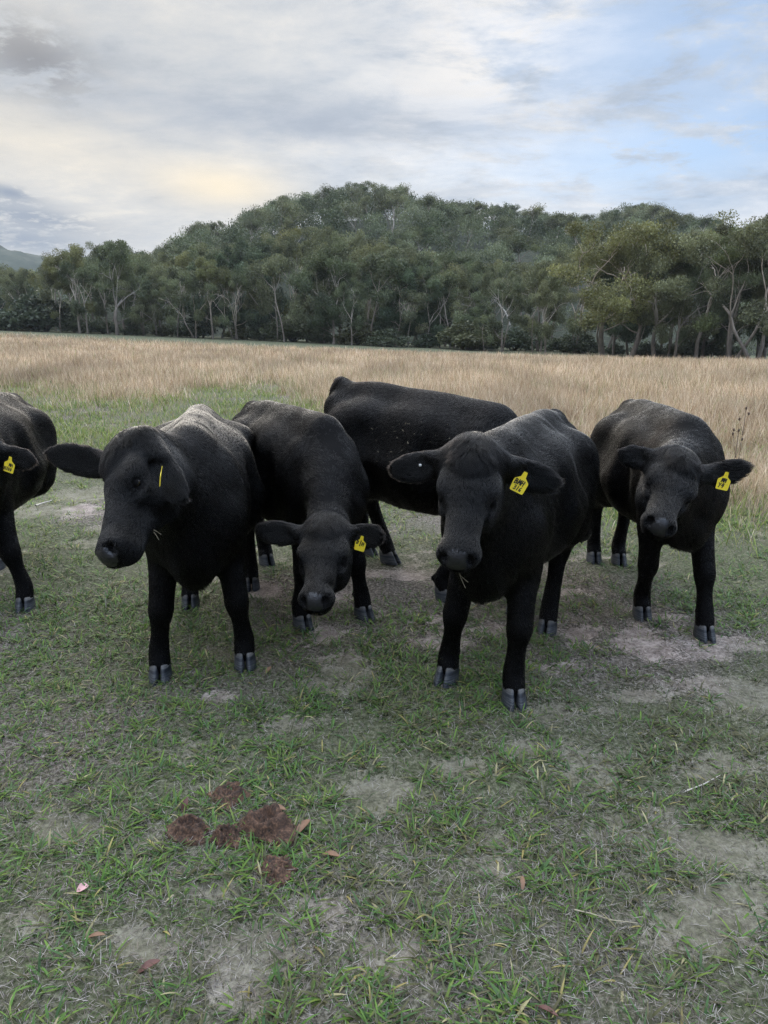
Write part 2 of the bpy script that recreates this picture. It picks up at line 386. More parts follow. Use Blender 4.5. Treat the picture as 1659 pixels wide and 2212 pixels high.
# coat, skin, nose leather, hoof horn, eye, tag materials
m_skin, gg, b, out = mat_new('black_hide')
b.inputs['Base Color'].default_value = (.0035, .0033, .0036, 1); b.inputs['Roughness'].default_value = .68; b.inputs['Specular IOR Level'].default_value = .06
bump(gg, b, gg.noise(objvec(gg), 130, 4, .6), .5, .006)
m_hair, gg, b, out = mat_new('black_coat_hair')
hn = N('ShaderNodeBsdfHairPrincipled', gg.nt)
hn.parametrization = 'COLOR'
hn.inputs['Color'].default_value = (.0014, .0012, .0012, 1); hn.inputs['Roughness'].default_value = .30; hn.inputs['Radial Roughness'].default_value = .5; hn.inputs['IOR'].default_value = 1.27
if 'Random Roughness' in hn.inputs: hn.inputs['Random Roughness'].default_value = .1
if 'Random Color' in hn.inputs: hn.inputs['Random Color'].default_value = .25
gg.nt.links.new(hn.outputs[0], out.inputs[0])
m_nose, gg, b, out = mat_new('nose_leather')
pv = objvec(gg); vor = N('ShaderNodeTexVoronoi', gg.nt); vor.inputs['Scale'].default_value = 190; gg.put(vor.inputs['Vector'], pv)
gg.put(b.inputs['Base Color'], gg.mix(gg.noise(pv, 40, 4), (.008, .008, .010), (.020, .019, .021))); b.inputs['Roughness'].default_value = .36; b.inputs['Specular IOR Level'].default_value = .42
bump(gg, b, vor.outputs['Distance'], .5, .003)
m_hoof, gg, b, out = mat_new('hoof_horn')
pv = objvec(gg); sp = N('ShaderNodeSeparateXYZ', gg.nt); gg.put(sp.inputs[0], pv)
lines = gg.noise(gg.xyz(gg.m('MULTIPLY', sp.outputs[0], 6), gg.m('MULTIPLY', sp.outputs[1], 6), gg.m('MULTIPLY', sp.outputs[2], 130)), 1.0, 5, .65)
horn = gg.ramp(lines, [(.36, (.008, .010, .014)), (.52, (.030, .034, .042)), (.66, (.12, .12, .12))])
top = gg.ss(sp.outputs[2], .060, .074)
gg.put(b.inputs['Base Color'], gg.mix(gg.m('MULTIPLY', top, .5), horn, gg.ramp(lines, [(.35, (.06, .058, .055)), (.65, (.22, .20, .18))])))
b.inputs['Roughness'].default_value = .5; b.inputs['Specular IOR Level'].default_value = .3; bump(gg, b, lines, .4, .004)
m_eye, gg, b, out = mat_new('dark_eye')
b.inputs['Base Color'].default_value = (.006, .005, .005, 1); b.inputs['Roughness'].default_value = .08; b.inputs['Specular IOR Level'].default_value = .5
m_tag, gg, b, out = mat_new('yellow_tag_plastic')
gg.put(b.inputs['Base Color'], gg.mix(gg.ss(gg.noise(objvec(gg), 60, 5), .5, .7), (.86, .66, .035), (.66, .49, .05))); b.inputs['Roughness'].default_value = .4
m_ink, gg, b, out = mat_new('marker_ink'); b.inputs['Base Color'].default_value = (.012, .012, .012, 1); b.inputs['Roughness'].default_value = .5
m_button, gg, b, out = mat_new('pale_button'); b.inputs['Base Color'].default_value = (.40, .40, .38, 1); b.inputs['Roughness'].default_value = .4
m_straw, gg, b, out = mat_new('dry_straw'); b.inputs['Base Color'].default_value = (.30, .26, .18, 1); b.inputs['Roughness'].default_value = .8

GLYPH = {'B': [[(0, 0), (0, 1), (.5, .9), (.5, .6), (0, .5), (.6, .4), (.6, .08), (0, 0)]], 'M': [[(0, 0), (.1, 1), (.35, .35), (.6, 1), (.7, 0)]],
         'H': [[(0, 0), (.05, 1)], [(.6, 0), (.6, 1)], [(0, .5), (.6, .55)]], '3': [[(0, .95), (.45, 1), (.55, .75), (.2, .55), (.6, .35), (.45, 0), (0, .08)]],
         '1': [[(.3, 0), (.38, 1)]], '6': [[(.5, 1), (.1, .5), (.1, .1), (.45, 0), (.55, .3), (.1, .4)]], 'Y': [[(0, 1), (.28, .55)], [(.6, 1), (.12, 0)]],
         '4': [[(.25, 1), (0, .4), (.65, .45)], [(.55, .95), (.35, -.05)]], '0': [[(.3, 1), (.05, .6), (.15, 0), (.45, .1), (.55, .6), (.3, 1)]],
         'I': [[(.3, -.4), (.35, 1)]], 'D': [[(0, 0), (.05, 1), (.5, .7), (.4, .1), (0, 0)]]}
def strokes(text, x0, y0, hgt, wid, slant=.1):
    """pen strokes as flat ribbons: returns verts, quads in tag plane"""
    V, Q = [], []
    for i, ch in enumerate(text):
        for pl in GLYPH.get(ch, []):
            pts = [np.array([x0 + (i * .95 + p[0]) * hgt * .72 + slant * p[1] * hgt, y0 + p[1] * hgt]) for p in pl]
            for a, b_ in zip(pts[:-1], pts[1:]):
                d = (b_ - a) / np.linalg.norm(b_ - a); n = np.array([-d[1], d[0]]) * wid / 2; e = d * wid * .35
                k = len(V); V += [a - e - n, b_ + e - n, b_ + e + n, a - e + n]; Q.append([k, k + 1, k + 2, k + 3])
    return np.array(V), np.array(Q)

def make_tag(cow, org, pos, right, down, rows, size=1.0, flip=1):
    r = unit(right); d = unit(down - r * (np.dot(down, r))); n = np.cross(d, r)
    if n @ (CAMP - pos - org) < 0: n = -n
    out2 = np.array([(-.007, .008), (.007, .008), (.010, -.014), (.027, -.028), (.029, -.034), (.027, -.072), (.024, -.076), (-.024, -.076), (-.027, -.072), (-.029, -.034), (-.027, -.028), (-.010, -.014)]) * size
    m = len(out2); V = []
    for dz in (-.0011, .0011): V += [pos + r * p[0] - d * p[1] + n * dz + n * .004 * math.sin(p[1] * 30) for p in out2]
    Fc = [list(range(m))[::-1], list(range(m, 2 * m))]; me = bpy.data.meshes.new('ear_tag')
    sides = [[i, (i + 1) % m, m + (i + 1) % m, m + i] for i in range(m)]
    me.from_pydata([tuple(v) for v in V], [], Fc + sides); me.materials.append(m_tag)
    bpy_o = bpy.data.objects.new('ear_tag', me); COL.objects.link(bpy_o); bpy_o.parent = cow
    import bmesh
    bm = bmesh.new(); bm.from_mesh(me); bmesh.ops.recalc_face_normals(bm, faces=bm.faces); bm.to_mesh(me); bm.free()
    VV, QQ, base = [], [], 0
    for text, x0, y0, hg, wd in rows:
        v2, q = strokes(text, x0 * size, y0 * size, hg * size, wd * size)
        VV.append(np.array([pos + r * p[0] - d * p[1] + n * (.0021 + .0001 * (i % 7)) + n * .004 * math.sin(p[1] * 30) for i, p in enumerate(v2)])); QQ.append(q + base); base += len(v2)
    mk('lettering', np.concatenate(VV), np.concatenate(QQ), m_ink, bpy_o, smooth=False)
    return bpy_o

def hoof_mesh(c, fdir, s=1.0):
    """two claws; c = ground centre, fdir = toe direction (xy)"""
    f = unit([fdir[0], fdir[1], 0]); l = np.array([-f[1], f[0], 0]); V, Q = [], []
    nseg, rings = 14, 7
    for sd in (-1, 1):
        b0 = len(V)
        for i in range(rings + 1):
            t = i / rings; z = .002 + .078 * t
            lx, wy = (.060 - .018 * t), (.0235 - .004 * t)
            if i == rings: lx *= .55; wy *= .5; z += .004
            cx = .004 - .030 * t; cyy = sd * (.0250 - .0045 * t)
            for j in range(nseg):
                th = 2 * math.pi * j / nseg; ca, sa = math.cos(th), math.sin(th)
                px = cx + lx * (abs(ca) ** .9) * (1 if ca > 0 else -1) * (1.15 if ca > 0 else .85); py = cyy + wy * (abs(sa) ** .85) * (1 if sa > 0 else -1) * (1 - .38 * max(ca, 0) ** 2) - sd * .008 * max(ca, 0) ** 2
                V.append(c + s * (f * px + l * py) + np.array([0, 0, s * z]))
        for i in range(rings):
            for j in range(nseg):
                Q.append([b0 + i * nseg + j, b0 + i * nseg + (j + 1) % nseg, b0 + (i + 1) * nseg + (j + 1) % nseg, b0 + (i + 1) * nseg + j])
    return np.array(V), np.array(Q)

def hair_curves(name, roots, dirs, norms, lens, parent, rad=.0011, mat=None, npt=4, loc=None):
    n = len(roots); cu = bpy.data.hair_curves.new(name)
    cu.add_curves([npt] * n)
    t = np.linspace(0, 1, npt)[None, :, None]
    L = lens[:, None, None]
    lift = .20 + .10 * RNG.random((n, 1, 1))
    pts = roots[:, None] + L * (t * dirs[:, None] * (1 - lift * .5) + norms[:, None] * lift * (t - .5 * t * t)) - norms[:, None] * .0006
    pts[..., 2] -= (L[..., 0] * (t[..., 0] ** 2) * .10)
    cu.attributes['position'].data.foreach_set('vector', pts.astype(np.float32).ravel())
    r = rad * (1 - .85 * np.linspace(0, 1, npt))[None] * (.7 + .6 * RNG.random((n, 1)))
    a = cu.attributes.get('radius') or cu.attributes.new('radius', 'FLOAT', 'POINT')
    a.data.foreach_set('value', r.astype(np.float32).ravel())
    if mat: cu.materials.append(mat)
    o = bpy.data.objects.new(name, cu); COL.objects.link(o)
    if parent: o.parent = parent
    return o

COWS = []
def build_cow(cfg):
    """everything is laid out in metres around the cow's own ground point"""
    s = cfg.get('s', 1.0); h = unit(list(cfg['h']) + [0]); l = np.array([-h[1], h[0], 0]); z = np.array([0, 0, 1.0])
    org = np.array([cfg['o'][0], cfg['o'][1], TZ(*cfg['o'])]); R = np.stack([h, l, z])
    W = cfg.get('w', 1.0)
    tilt = cfg.get('tilt', 0.0)
    def L(x, y, zz): return s * (h * x + l * y * W + z * zz * (1 - tilt * (x + .6)))
    B = Body(); bk = -h * .9 - z * .45; dn = -z - h * .25
    E = lambda c, r, k=.10, comb=bk, **kw: B.ell(L(*c), np.array([r[0], r[1] * W, r[2]]) * s, R, k * s, comb, **kw)
    # trunk
    E((-.12, 0, .82), (.60, .30, .305), comb=-h * .7 - z * .7)
    E((-.14, 0, .765), (.42, .285, .270), comb=-h * .6 - z * .8, hl=1.15)
    E((-.06, 0, .94), (.42, .25, .20), comb=-h)
    E((-.45, 0, 1.0), (.17, .215, .125), .06, comb=-h * .8 - z * .4)
    E((.33, 0, .83), (.28, .185, .305), comb=-h * .5 - z * .9)
    E((-.50, 0, .90), (.30, .25, .205), comb=-h * .8 - z * .6)
    E((-.70, 0, .90), (.13, .18, .22), comb=-z - h * .2)
    sp_ = cfg.get('spine', [(-.80, 1.055), (-.64, 1.12), (-.46, 1.15), (-.12, 1.142), (.18, 1.138), (.38, 1.12)])
    B.chain([L(a, 0, b_) for a, b_ in sp_], [v * s for v in (.05, .046, .046, .05, .055, .07)], .11 * s, -h)
    for sd in (-1, 1):
        E((-.44, sd * .212, .995), (.085, .045, .045), .13)
        E((.36, sd * .13, .84), (.135, .070, .22), .05, -z - h * .3)
        E((.46, sd * .11, .74), (.09, .07, .11), .09, -z - h * .2)
        E((-.58, sd * .15, .76), (.19, .105, .27), .09, -z - h * .3)
        E((-.77, sd * .09, 1.01), (.05, .045, .06), .07)
        E((-.20, sd * .345, .95), (.18, .06, .10), .14, sub=True)
        E((.13, sd * .275, .80), (.07, .05, .22), .09, sub=True)
        E((-.28, sd * .315, .62), (.10, .06, .10), .08, sub=True)
    E((.48, 0, .665), (.16, .105, .145), .10, -z, hl=1.3)
    B.cone(L(-.3, 0, .58), L(.35, 0, .60), .08 * s, .095 * s, .12 * s, -z - h * .4, hl=1.4)
    # tail
    tl = cfg.get('tail', [(-.84, 0, 1.08), (-.88, 0, .95), (-.87, 0, .6)])
    tp = [(-.74, 0, 1.13)] + tl
    B.chain([L(*t) for t in tp], [.045 * s, .036 * s, .026 * s, .020 * s], .05 * s, -z - h * .2, hl=1.6)
    # legs
    hoofs = []
    for key, sd, fr in (('fl', 1, 1), ('fr', -1, 1), ('hl', 1, 0), ('hr', -1, 0)):
        gp = cfg[key]; g3 = np.array([gp[0], gp[1], gz(np.array([gp[0]]), np.array([gp[1]]))[0]]) - org
        toe = unit(list(cfg.get('toe_' + key, cfg['h'])) + [0]); q = .042 * s
        if fr:
            el = L(.34, sd * .132, .60); sh = L(.42, sd * .115, .80); fet = g3 - toe * .035 + z * .135 * s
            kn = el * .46 + fet * .54 + toe * .030 * s; kn[2] = (el[2] * .44 + fet[2] * .56)
            B.chain([sh, el, el * .5 + kn * .5 + toe * .004, kn, kn * .5 + fet * .5, fet, g3 + z * .070 * s - toe * .016 * s],
                    [v * s for v in (.10, .080, .061, .054, .040, .047, .049)], .06 * s, dn, hl=.65)
            B.ell(kn + toe * .012, np.array([.040, .044, .055]) * s, R, .03 * s, -z, hl=.5)
        else:
            st = L(-.42, sd * .175, .64); hip = L(-.54, sd * .14, .90); fet = g3 - toe * .045 + z * .135 * s
            hk = g3 * .75 + st * .25; hk = hk - toe * .13 * s; hk[2] = .44 * s + g3[2]
            B.chain([hip, st, st * .5 + hk * .5 - toe * .01, hk, hk * .5 + fet * .5, fet, g3 + z * .070 * s - toe * .016 * s],
                    [v * s for v in (.15, .118, .078, .053, .041, .047, .049)], .07 * s, dn, hl=.7)
            B.chain([L(-.66, sd * .13, .74), L(-.66, sd * .14, .60) * .6 + hk * .4, hk - toe * .018 * s], [.085 * s, .055 * s, .036 * s], .06 * s, dn)
        for sg in (-1, 1):
            lat = np.array([-toe[1], toe[0], 0])
            B.ell(fet - toe * .050 * s + lat * sg * .022 * s - z * .012, np.array([.014, .014, .022]) * s, R, .012, -z, hl=.4)
        hoofs.append((g3 - toe * 0, toe))
    # head
    hs = cfg.get('hs', 1.0)
    Hp = at(*cfg['poll']) - org
    Lh = .425 * hs; d = udir(*cfg['nose']); w = Hp + org - CAMP     # nose on its own sight line, at head length from the poll
    bq = w @ d; disc = max(Lh * Lh - (w @ w - bq * bq), 0); tq = bq - math.sqrt(disc) * cfg.get('near', 1)
    Np = CAMP + d * tq - org
    F = unit(Np - Hp); n0 = np.array(cfg['n'], float); U = unit(n0 - F * (n0 @ F)); Yl = np.cross(U, F)
    RH = np.stack([F, Yl, U])
    def Hd(x, y, zz): return Hp + hs * (F * x * .93 + Yl * y + U * zz)
    def HE(c, r, k=.05, comb=None, **kw): B.ell(Hd(*c), np.array(r) * hs, RH, k * hs, F if comb is None else comb, **kw)
    def HC(a, b_, r1, r2, k=.05, comb=None, **kw): B.cone(Hd(*a), Hd(*b_), r1 * hs, r2 * hs, k * hs, F if comb is None else comb, **kw)
    def HCH(pts, rad, k, comb, hl): B.chain([Hd(*p) for p in pts], [v * hs for v in rad], k * hs, comb, hl=hl)
    HE((.06, 0, -.090), (.115, .104, .094), comb=F + U * .1, hl=.9)
    HCH([(.02, 0, -.080), (.13, 0, -.074), (.27, 0, -.090), (.39, 0, -.100), (.435, 0, -.100)], (.078, .084, .066, .059, .050), .045, F, .75)
    HE((.135, 0, -.068), (.10, .100, .058), .04, hl=.75)
    HE((.418, 0, -.104), (.046, .076, .052), .035, hl=.6)
    HE((.445, 0, -.090), (.028, .069, .038), .025, hl=.4)
    HCH([(.07, 0, -.180), (.17, 0, -.185), (.30, 0, -.155), (.405, 0, -.142)], (.076, .066, .044, .036), .045, -U * .3 + F * .3 - z, .8)
    HE((.405, 0, -.152), (.04, .050, .024), .025, hl=.4)
    for sd in (-1, 1):
        HE((.125, sd * .064, -.158), (.105, .046, .088), .04, F * .6 - U * .6, hl=.7)
        HE((.148, sd * .084, -.050), (.048, .028, .024), .030, hl=.6)
        HE((.205, sd * .084, -.108), (.045, .020, .014), .02, hl=.5)
        HE((.196, sd * .111, -.074), (.022, .013, .013), .012, hl=.3, sub=True)
        B.ell(Hd(.468, sd * .047, -.078), np.array([.030, .016, .021]) * hs, RH, .010, F, sub=True)
    HC((.472, 0, -.150), (.46, 0, -.132), .004, .004, .01, sub=True)
    HE((.0, 0, -.03), (.065, .078, .058), .05, F + U * .3, hl=1.7)
    HE((.06, 0, .005), (.06, .05, .032), .04, F * .8 + U * .2, hl=2.0)
    # neck
    nb1, nb2 = L(.38, 0, .945), L(.46, 0, .80); mid = np.array(cfg.get('nmid', (0, 0, 0)))
    sk = Hd(-.02, 0, -.10); th = Hd(.06, 0, -.19)
    m1 = (nb1 + sk) / 2 + z * cfg.get('nup', .02) + mid
    lat = np.cross(z, unit(sk - nb1)); nl = np.linalg.norm(lat); sq = (lat / nl, .86) if nl > .3 else None
    cb = unit(nb1 - sk) * .8 - z * .5
    nr = cfg.get('nr', 1.0)
    B.chain([nb1, m1, sk], [.175 * s * nr, .142 * s * nr, .102 * s], .10 * s, cb, squash=sq, hl=1.25)
    m2 = (nb2 + th) / 2 - z * .02 + mid
    B.chain([nb2, m2, th], [.165 * s, .122 * s, .070 * s], .10 * s, cb - z, squash=sq, hl=1.3)
    dw = (L(.56, 0, .60) + th) / 2 - z * .03
    B.chain([L(.50, 0, .60), L(.55, 0, .58), dw, th], [.075 * s, .068 * s, .042 * s, .045 * s], .07 * s, -z, hl=1.5)
    # ears
    ears = {}
    for key, sd in (('el', 1), ('er', -1)):
        root = Hd(.005, sd * .095, -.06)
        if key in cfg: tip = at(cfg[key][0], cfg[key][1], (root + org)[1] + cfg[key][2]) - org
        else: tip = root + Yl * sd * .21
        ed = unit(tip - root); el_ = min(np.linalg.norm(tip - root), .33)
        fn = np.array(cfg.get('en', -FW)) * 1.0; fn = unit(fn - ed * (fn @ ed)); up2 = np.cross(fn, ed)
        if up2[2] < 0: up2 = -up2
        RE = np.stack([ed, up2, fn])
        c = root + ed * el_ * .58
        B.cone(root - ed * .02, root + ed * el_ * .3, .043 * hs, .036 * hs, .04, ed, hl=1.0)
        B.ell(c - up2 * .012 - fn * .004, np.array([el_ * .47, .057 * hs, .021]), RE, .03, ed, hl=1.5)
        B.ell(c + ed * el_ * .05 - up2 * .014 + fn * .024, np.array([el_ * .36, .038 * hs, .015]), RE, .02, ed, sub=True)
        ears[key] = (root, ed, up2, fn, el_)
    V, Q = B.mesh(cfg.get('res', .0125))
    # hard part separation: the bare nose leather becomes its own part
    hc = (V - Hp) @ RH.T / hs / [.93, 1, 1]
    nose_v = (hc[:, 2] > -.132) & (np.abs(hc[:, 1]) < .060) & (hc[:, 0] + .45 * hc[:, 2] > .428) & (hc[:, 0] > .446)
    fq = nose_v[Q].sum(1) >= 3
    def sub(mask):
        q = Q[mask]; u, inv_ = np.unique(q, return_inverse=True); return V[u], inv_.reshape(q.shape)
    cow = mk('cow', *sub(~fq), m_skin, loc=org)
    if fq.any(): mk('nose', *sub(fq), m_nose, cow)
    tag(cow, cfg['label'], 'cow', 'black cattle standing in the paddock')
    for (g3, toe) in hoofs:
        hv, hq = hoof_mesh(np.zeros(3), toe, s * 1.14); mk('hoof', hv, hq, m_hoof, cow, loc=tuple(g3))
    # eyes
    for sd in (-1, 1):
        c = Hd(.194, sd * .0875, -.076); VV, QQ = [], []
        nu, nv = 16, 10
        for i in range(nv + 1):
            for j in range(nu):
                a, b_ = math.pi * i / nv, 2 * math.pi * j / nu
                VV.append(c + .0165 * hs * (F * math.sin(a) * math.cos(b_) + U * math.sin(a) * math.sin(b_) * .85 + Yl * sd * math.cos(a)))
        QQ = [[i * nu + j, i * nu + (j + 1) % nu, (i + 1) * nu + (j + 1) % nu, (i + 1) * nu + j] for i in range(nv) for j in range(nu)]
        mk('eye', VV, np.array(QQ), m_eye, cow)
        LV = c + (np.array(VV) - c) * 1.10; LD = (LV - c) / np.linalg.norm(LV - c, axis=1)[:, None]
        lidv = (LD @ U > -.05 - .25 * (LD @ F)) | (LD @ U < -.40); lq = np.array(QQ); lq = lq[lidv[lq].all(1)]
        u_, iv = np.unique(lq, return_inverse=True); mk('eyelid', LV[u_], iv.reshape(lq.shape), m_skin, cow)
    # coat
    if 'H' not in SKIP:
        q = Q[~fq]; A_, B_, C_, D_ = V[q[:, 0]], V[q[:, 1]], V[q[:, 2]], V[q[:, 3]]
        nr = np.cross(C_ - A_, D_ - B_); ar = np.linalg.norm(nr, axis=1) / 2; nr = nr / (2 * ar[:, None] + 1e-9)
        vn = np.zeros_like(V); 
        for k in range(4): np.add.at(vn, q[:, k], nr)
        vn /= np.linalg.norm(vn, axis=1)[:, None].clip(1e-6)
        cv, lv = B.combs(V)
        cen = (A_ + C_) / 2; hcf = (cen - Hp) @ RH.T / hs / [.93, 1, 1]
        head = (hcf[:, 0] > -.05) & (hcf[:, 0] < .5) & (np.abs(hcf[:, 1]) < .34) & (np.abs(hcf[:, 2]) < .26)
        wgt = ar * np.where(head, 2.6, 1.0); wgt[cen[:, 2] < .070 * s] = 0
        near_eye = np.minimum(np.linalg.norm(hcf - [.196, .102, -.075], axis=1), np.linalg.norm(hcf - [.196, -.102, -.075], axis=1)) < .025
        wgt[near_eye] = 0
        n = cfg.get('hair', 90000); pick = RNG.choice(len(q), n, p=wgt / wgt.sum())
        a, b_ = RNG.random((n, 1)), RNG.random((n, 1)); qq = q[pick]
        bl = lambda T: (T[qq[:, 0]] * (1 - a) * (1 - b_) + T[qq[:, 1]] * a * (1 - b_) + T[qq[:, 2]] * a * b_ + T[qq[:, 3]] * (1 - a) * b_)
        P_ = bl(V); nn = bl(vn); nn /= np.linalg.norm(nn, axis=1)[:, None]; dd = bl(cv); ll = bl(lv[:, None])[:, 0]
        # whorls: slow noise bends the lie of the coat, tufts share a direction
        f = 14.0; ph = cfg['o'][0] * 3
        wv = np.stack([vnoise(P_[:, 0] * f + ph + P_[:, 2] * 7, P_[:, 1] * f + P_[:, 2] * 9 + 30 * k, 100 + k) for k in range(3)], -1) - .5
        f = 55.0
        tv = np.stack([vnoise(P_[:, 0] * f + P_[:, 2] * 31, P_[:, 1] * f + P_[:, 2] * 43 + 30 * k, 110 + k) for k in range(3)], -1) - .5
        dd = dd + wv * .9 + tv * .45 + .07 * RNG.standard_normal((n, 3))
        hh = (P_ - Hp) @ RH.T / hs / [.93, 1, 1]; poll = np.clip(1 - np.linalg.norm((hh - [.03, 0, .0]) / [.11, .10, .07], axis=1), 0, 1)[:, None]
        dd = dd + poll * (2.6 * Yl * np.tanh(hh[:, 1:2] / .04) + .8 * F + tv * 3.2 + wv * 2)
        dd -= nn * (dd * nn).sum(1)[:, None] * .9; dd /= np.linalg.norm(dd, axis=1)[:, None]
        ln = .0185 * s * ll * (.6 + .8 * RNG.random(n)) * (.75 + .7 * vnoise(P_[:, 0] * 9, P_[:, 2] * 9 + P_[:, 1] * 8, 7)) * (1 + 1.5 * poll[:, 0])
        hair_curves('coat', P_, dd, nn, ln, cow, cfg.get('hrad', .0011), m_hair)
    # ear tag and button
    if 'tag' in cfg:
        t = cfg['tag']; root, ed, up2, fn, el_ = ears['el']
        pos = root + ed * el_ * t.get('at', .5) - up2 * .018 + fn * .040 + np.array(t.get('off', (0, 0, 0)))
        make_tag(cow, org, pos, np.array(t['r'], float), np.array(t['d'], float), t['rows'], t.get('size', 1))
    if cfg.get('button'):
        root, ed, up2, fn, el_ = ears['er']; c = root + ed * el_ * .52 - up2 * .008 + fn * .022
        VV = []; nu = 16
        for rr, dz in ((.0, .005), (.0035, .005), (.0052, .003), (.006, 0)):
            for j in range(nu): VV.append(c + rr * (ed * math.cos(2 * math.pi * j / nu) + up2 * math.sin(2 * math.pi * j / nu)) + fn * dz)
        QQ = [[i * nu + j, i * nu + (j + 1) % nu, (i + 1) * nu + (j + 1) % nu, (i + 1) * nu + j] for i in range(3) for j in range(nu)]
        mk('ear_button', VV, np.array(QQ), m_button, cow)
    COWS.append(dict(cow=cow, org=org, Hd=Hd, F=F, U=U, Yl=Yl, V=V, L=L))
    return cow

def org_from(F, h, k=.40): h = unit(h); return (F[0] - k * h[0], F[1] - k * h[1])
def mkcfg(F, h, **kw): return dict(o=org_from(F, h), h=tuple(unit(h)), **kw)
G2 = lambda u, v: tuple(gnd(u, v)[:2])
CFG = [
    mkcfg((-.87, 3.13), (.19, -.982), s=1.0, w=1.10, fr=G2(347, 1466), fl=G2(530, 1441), hr=G2(412, 1308), hl=G2(543, 1268),
          poll=(264, 966, 2.84), nose=(180, 1176), n=(-.80, -.52, .32), el=(394, 1072, -.14), er=(105, 972, .02), nup=.0, res=.011, hair=220000, hs=1.12,
          tag=dict(at=.62, r=(.25, -.95, .1), d=(-.1, -.1, -1), rows=[('H', -.012, -.05, .02, .004)], off=(.015, -.02, .03), size=.9),
          label='black cow with its head turned aside and tag edge-on, beside the grazing cow'),
    mkcfg((-.30, 3.73), (.5, -.866), s=.98, fr=G2(655, 1354), fl=G2(787, 1333), hr=G2(577, 1222), hl=(-.45, 4.75),
          poll=(702, 1132, 3.25), nose=(674, 1264), n=(-.10, -.95, .35), el=(820, 1150, -.05), er=(564, 1138, .0), nup=.06, res=.0118, hair=160000, hs=1.04, nr=.82,
          tag=dict(at=.55, r=(.98, -.15, -.25), d=(.12, 0, -1), rows=[('DI', -.022, -.040, .022, .005), ('H', .006, -.045, .02, .005)], size=.9),
          label='black cow grazing with its head lowered to its front hooves'),
    mkcfg((.65, 4.17), (.76, -.65), s=1.07, tilt=.085, fr=G2(965, 1290), fl=(.80, 4.32), hr=G2(842, 1215), hl=(-.12, 5.02),
          poll=(1236, 1010, 4.38), nose=(1290, 1140), near=0.0, n=(.65, -.2, .6), res=.0135, hair=150000, hrad=.0014, nup=.0, nmid=(.06, .10, -.02),
          tail=[(-.80, 0, 1.15), (-.89, .02, 1.0), (-.90, .03, .6)],
          label='black cow standing side-on at the back, flank flecked with straw, head mostly hidden'),
    mkcfg((.47, 2.95), (-.42, -.907), s=1.0, w=.96, fr=G2(964, 1470), fl=G2(1110, 1518), hl=G2(1181, 1363), hr=(.775, 3.92),
          poll=(1022, 970, 2.62), nose=(986, 1174), n=(-.22, -.95, .30), el=(1198, 1035, .03), er=(851, 1010, .0), nup=.0, res=.0105, hair=230000, hs=1.02,
          tag=dict(at=.47, r=(.90, -.2, -.42), d=(-.36, 0, -1), rows=[('BMH', -.022, -.046, .019, .0042), ('316', -.016, -.068, .016, .0036)], off=(-.012, 0, .004)),
          button=True, toe_fl=(.0, -1), toe_fr=(-.5, -1),
          label='black cow at the front facing the camera, yellow ear tag 316'),
    mkcfg((1.60, 3.70), (-.06, -1.0), s=.98, fr=G2(1387, 1330), fl=G2(1522, 1374), hr=(1.51, 4.86), hl=(1.67, 4.80),
          poll=(1474, 990, 3.22), nose=(1446, 1107), n=(-.12, -.93, .35), el=(1614, 1003, .0), er=(1342, 975, .03), nup=.0, res=.0118, hair=160000, hs=.99,
          tag=dict(at=.52, r=(.97, -.15, -.2), d=(-.22, 0, -1), rows=[('MH', -.012, -.040, .017, .0055), ('Y4', -.019, -.066, .02, .0042)]),
          label='black cow with yellow ear tag Y4, at the edge of the long dry grass'),
    mkcfg((-2.38, 3.95), (.22, -.975), s=1.0, fl=G2(55, 1316), fr=(-2.56, 3.98), hr=(-2.80, 4.85), hl=(-2.70, 4.70),
          poll=(-62, 965, 3.55), nose=(-80, 1150), n=(.05, -.95, .3), el=(72, 992, .0), nup=.0, res=.0125, hair=120000,
          tag=dict(at=.55, r=(.95, -.15, -.3), d=(-.25, 0, -1), rows=[('MH', -.002, -.044, .017, .004), ('B300', -.025, -.066, .016, .0036)], off=(-.01, 0, 0)),
          label='black cow cut off by the photo edge, yellow ear tag B300'),
]
if 'C' not in SKIP:
    for c_ in CFG: build_cow(c_)

# ------------------------------------------------------------------ grasses
def leaf_mat(name, rough=.55, trans=.35):
    m = bpy.data.materials.new(name); m.use_nodes = True; n = m.node_tree; n.nodes.clear(); gg = G(n)
    out = N('ShaderNodeOutputMaterial', n); b = N('ShaderNodeBsdfPrincipled', n); t = N('ShaderNodeBsdfTranslucent', n); mx = N('ShaderNodeMixShader', n)
    c = attr(gg); gg.put(b.inputs['Base Color'], c); gg.put(t.inputs['Color'], c)
    b.inputs['Roughness'].default_value = rough; b.inputs['Specular IOR Level'].default_value = .3
    mx.inputs[0].default_value = trans; n.links.new(b.outputs[0], mx.inputs[1]); n.links.new(t.outputs[0], mx.inputs[2]); n.links.new(mx.outputs[0], out.inputs[0])
    return m
m_green = leaf_mat('green_blade'); m_dry = leaf_mat('dry_blade', .7, .3)

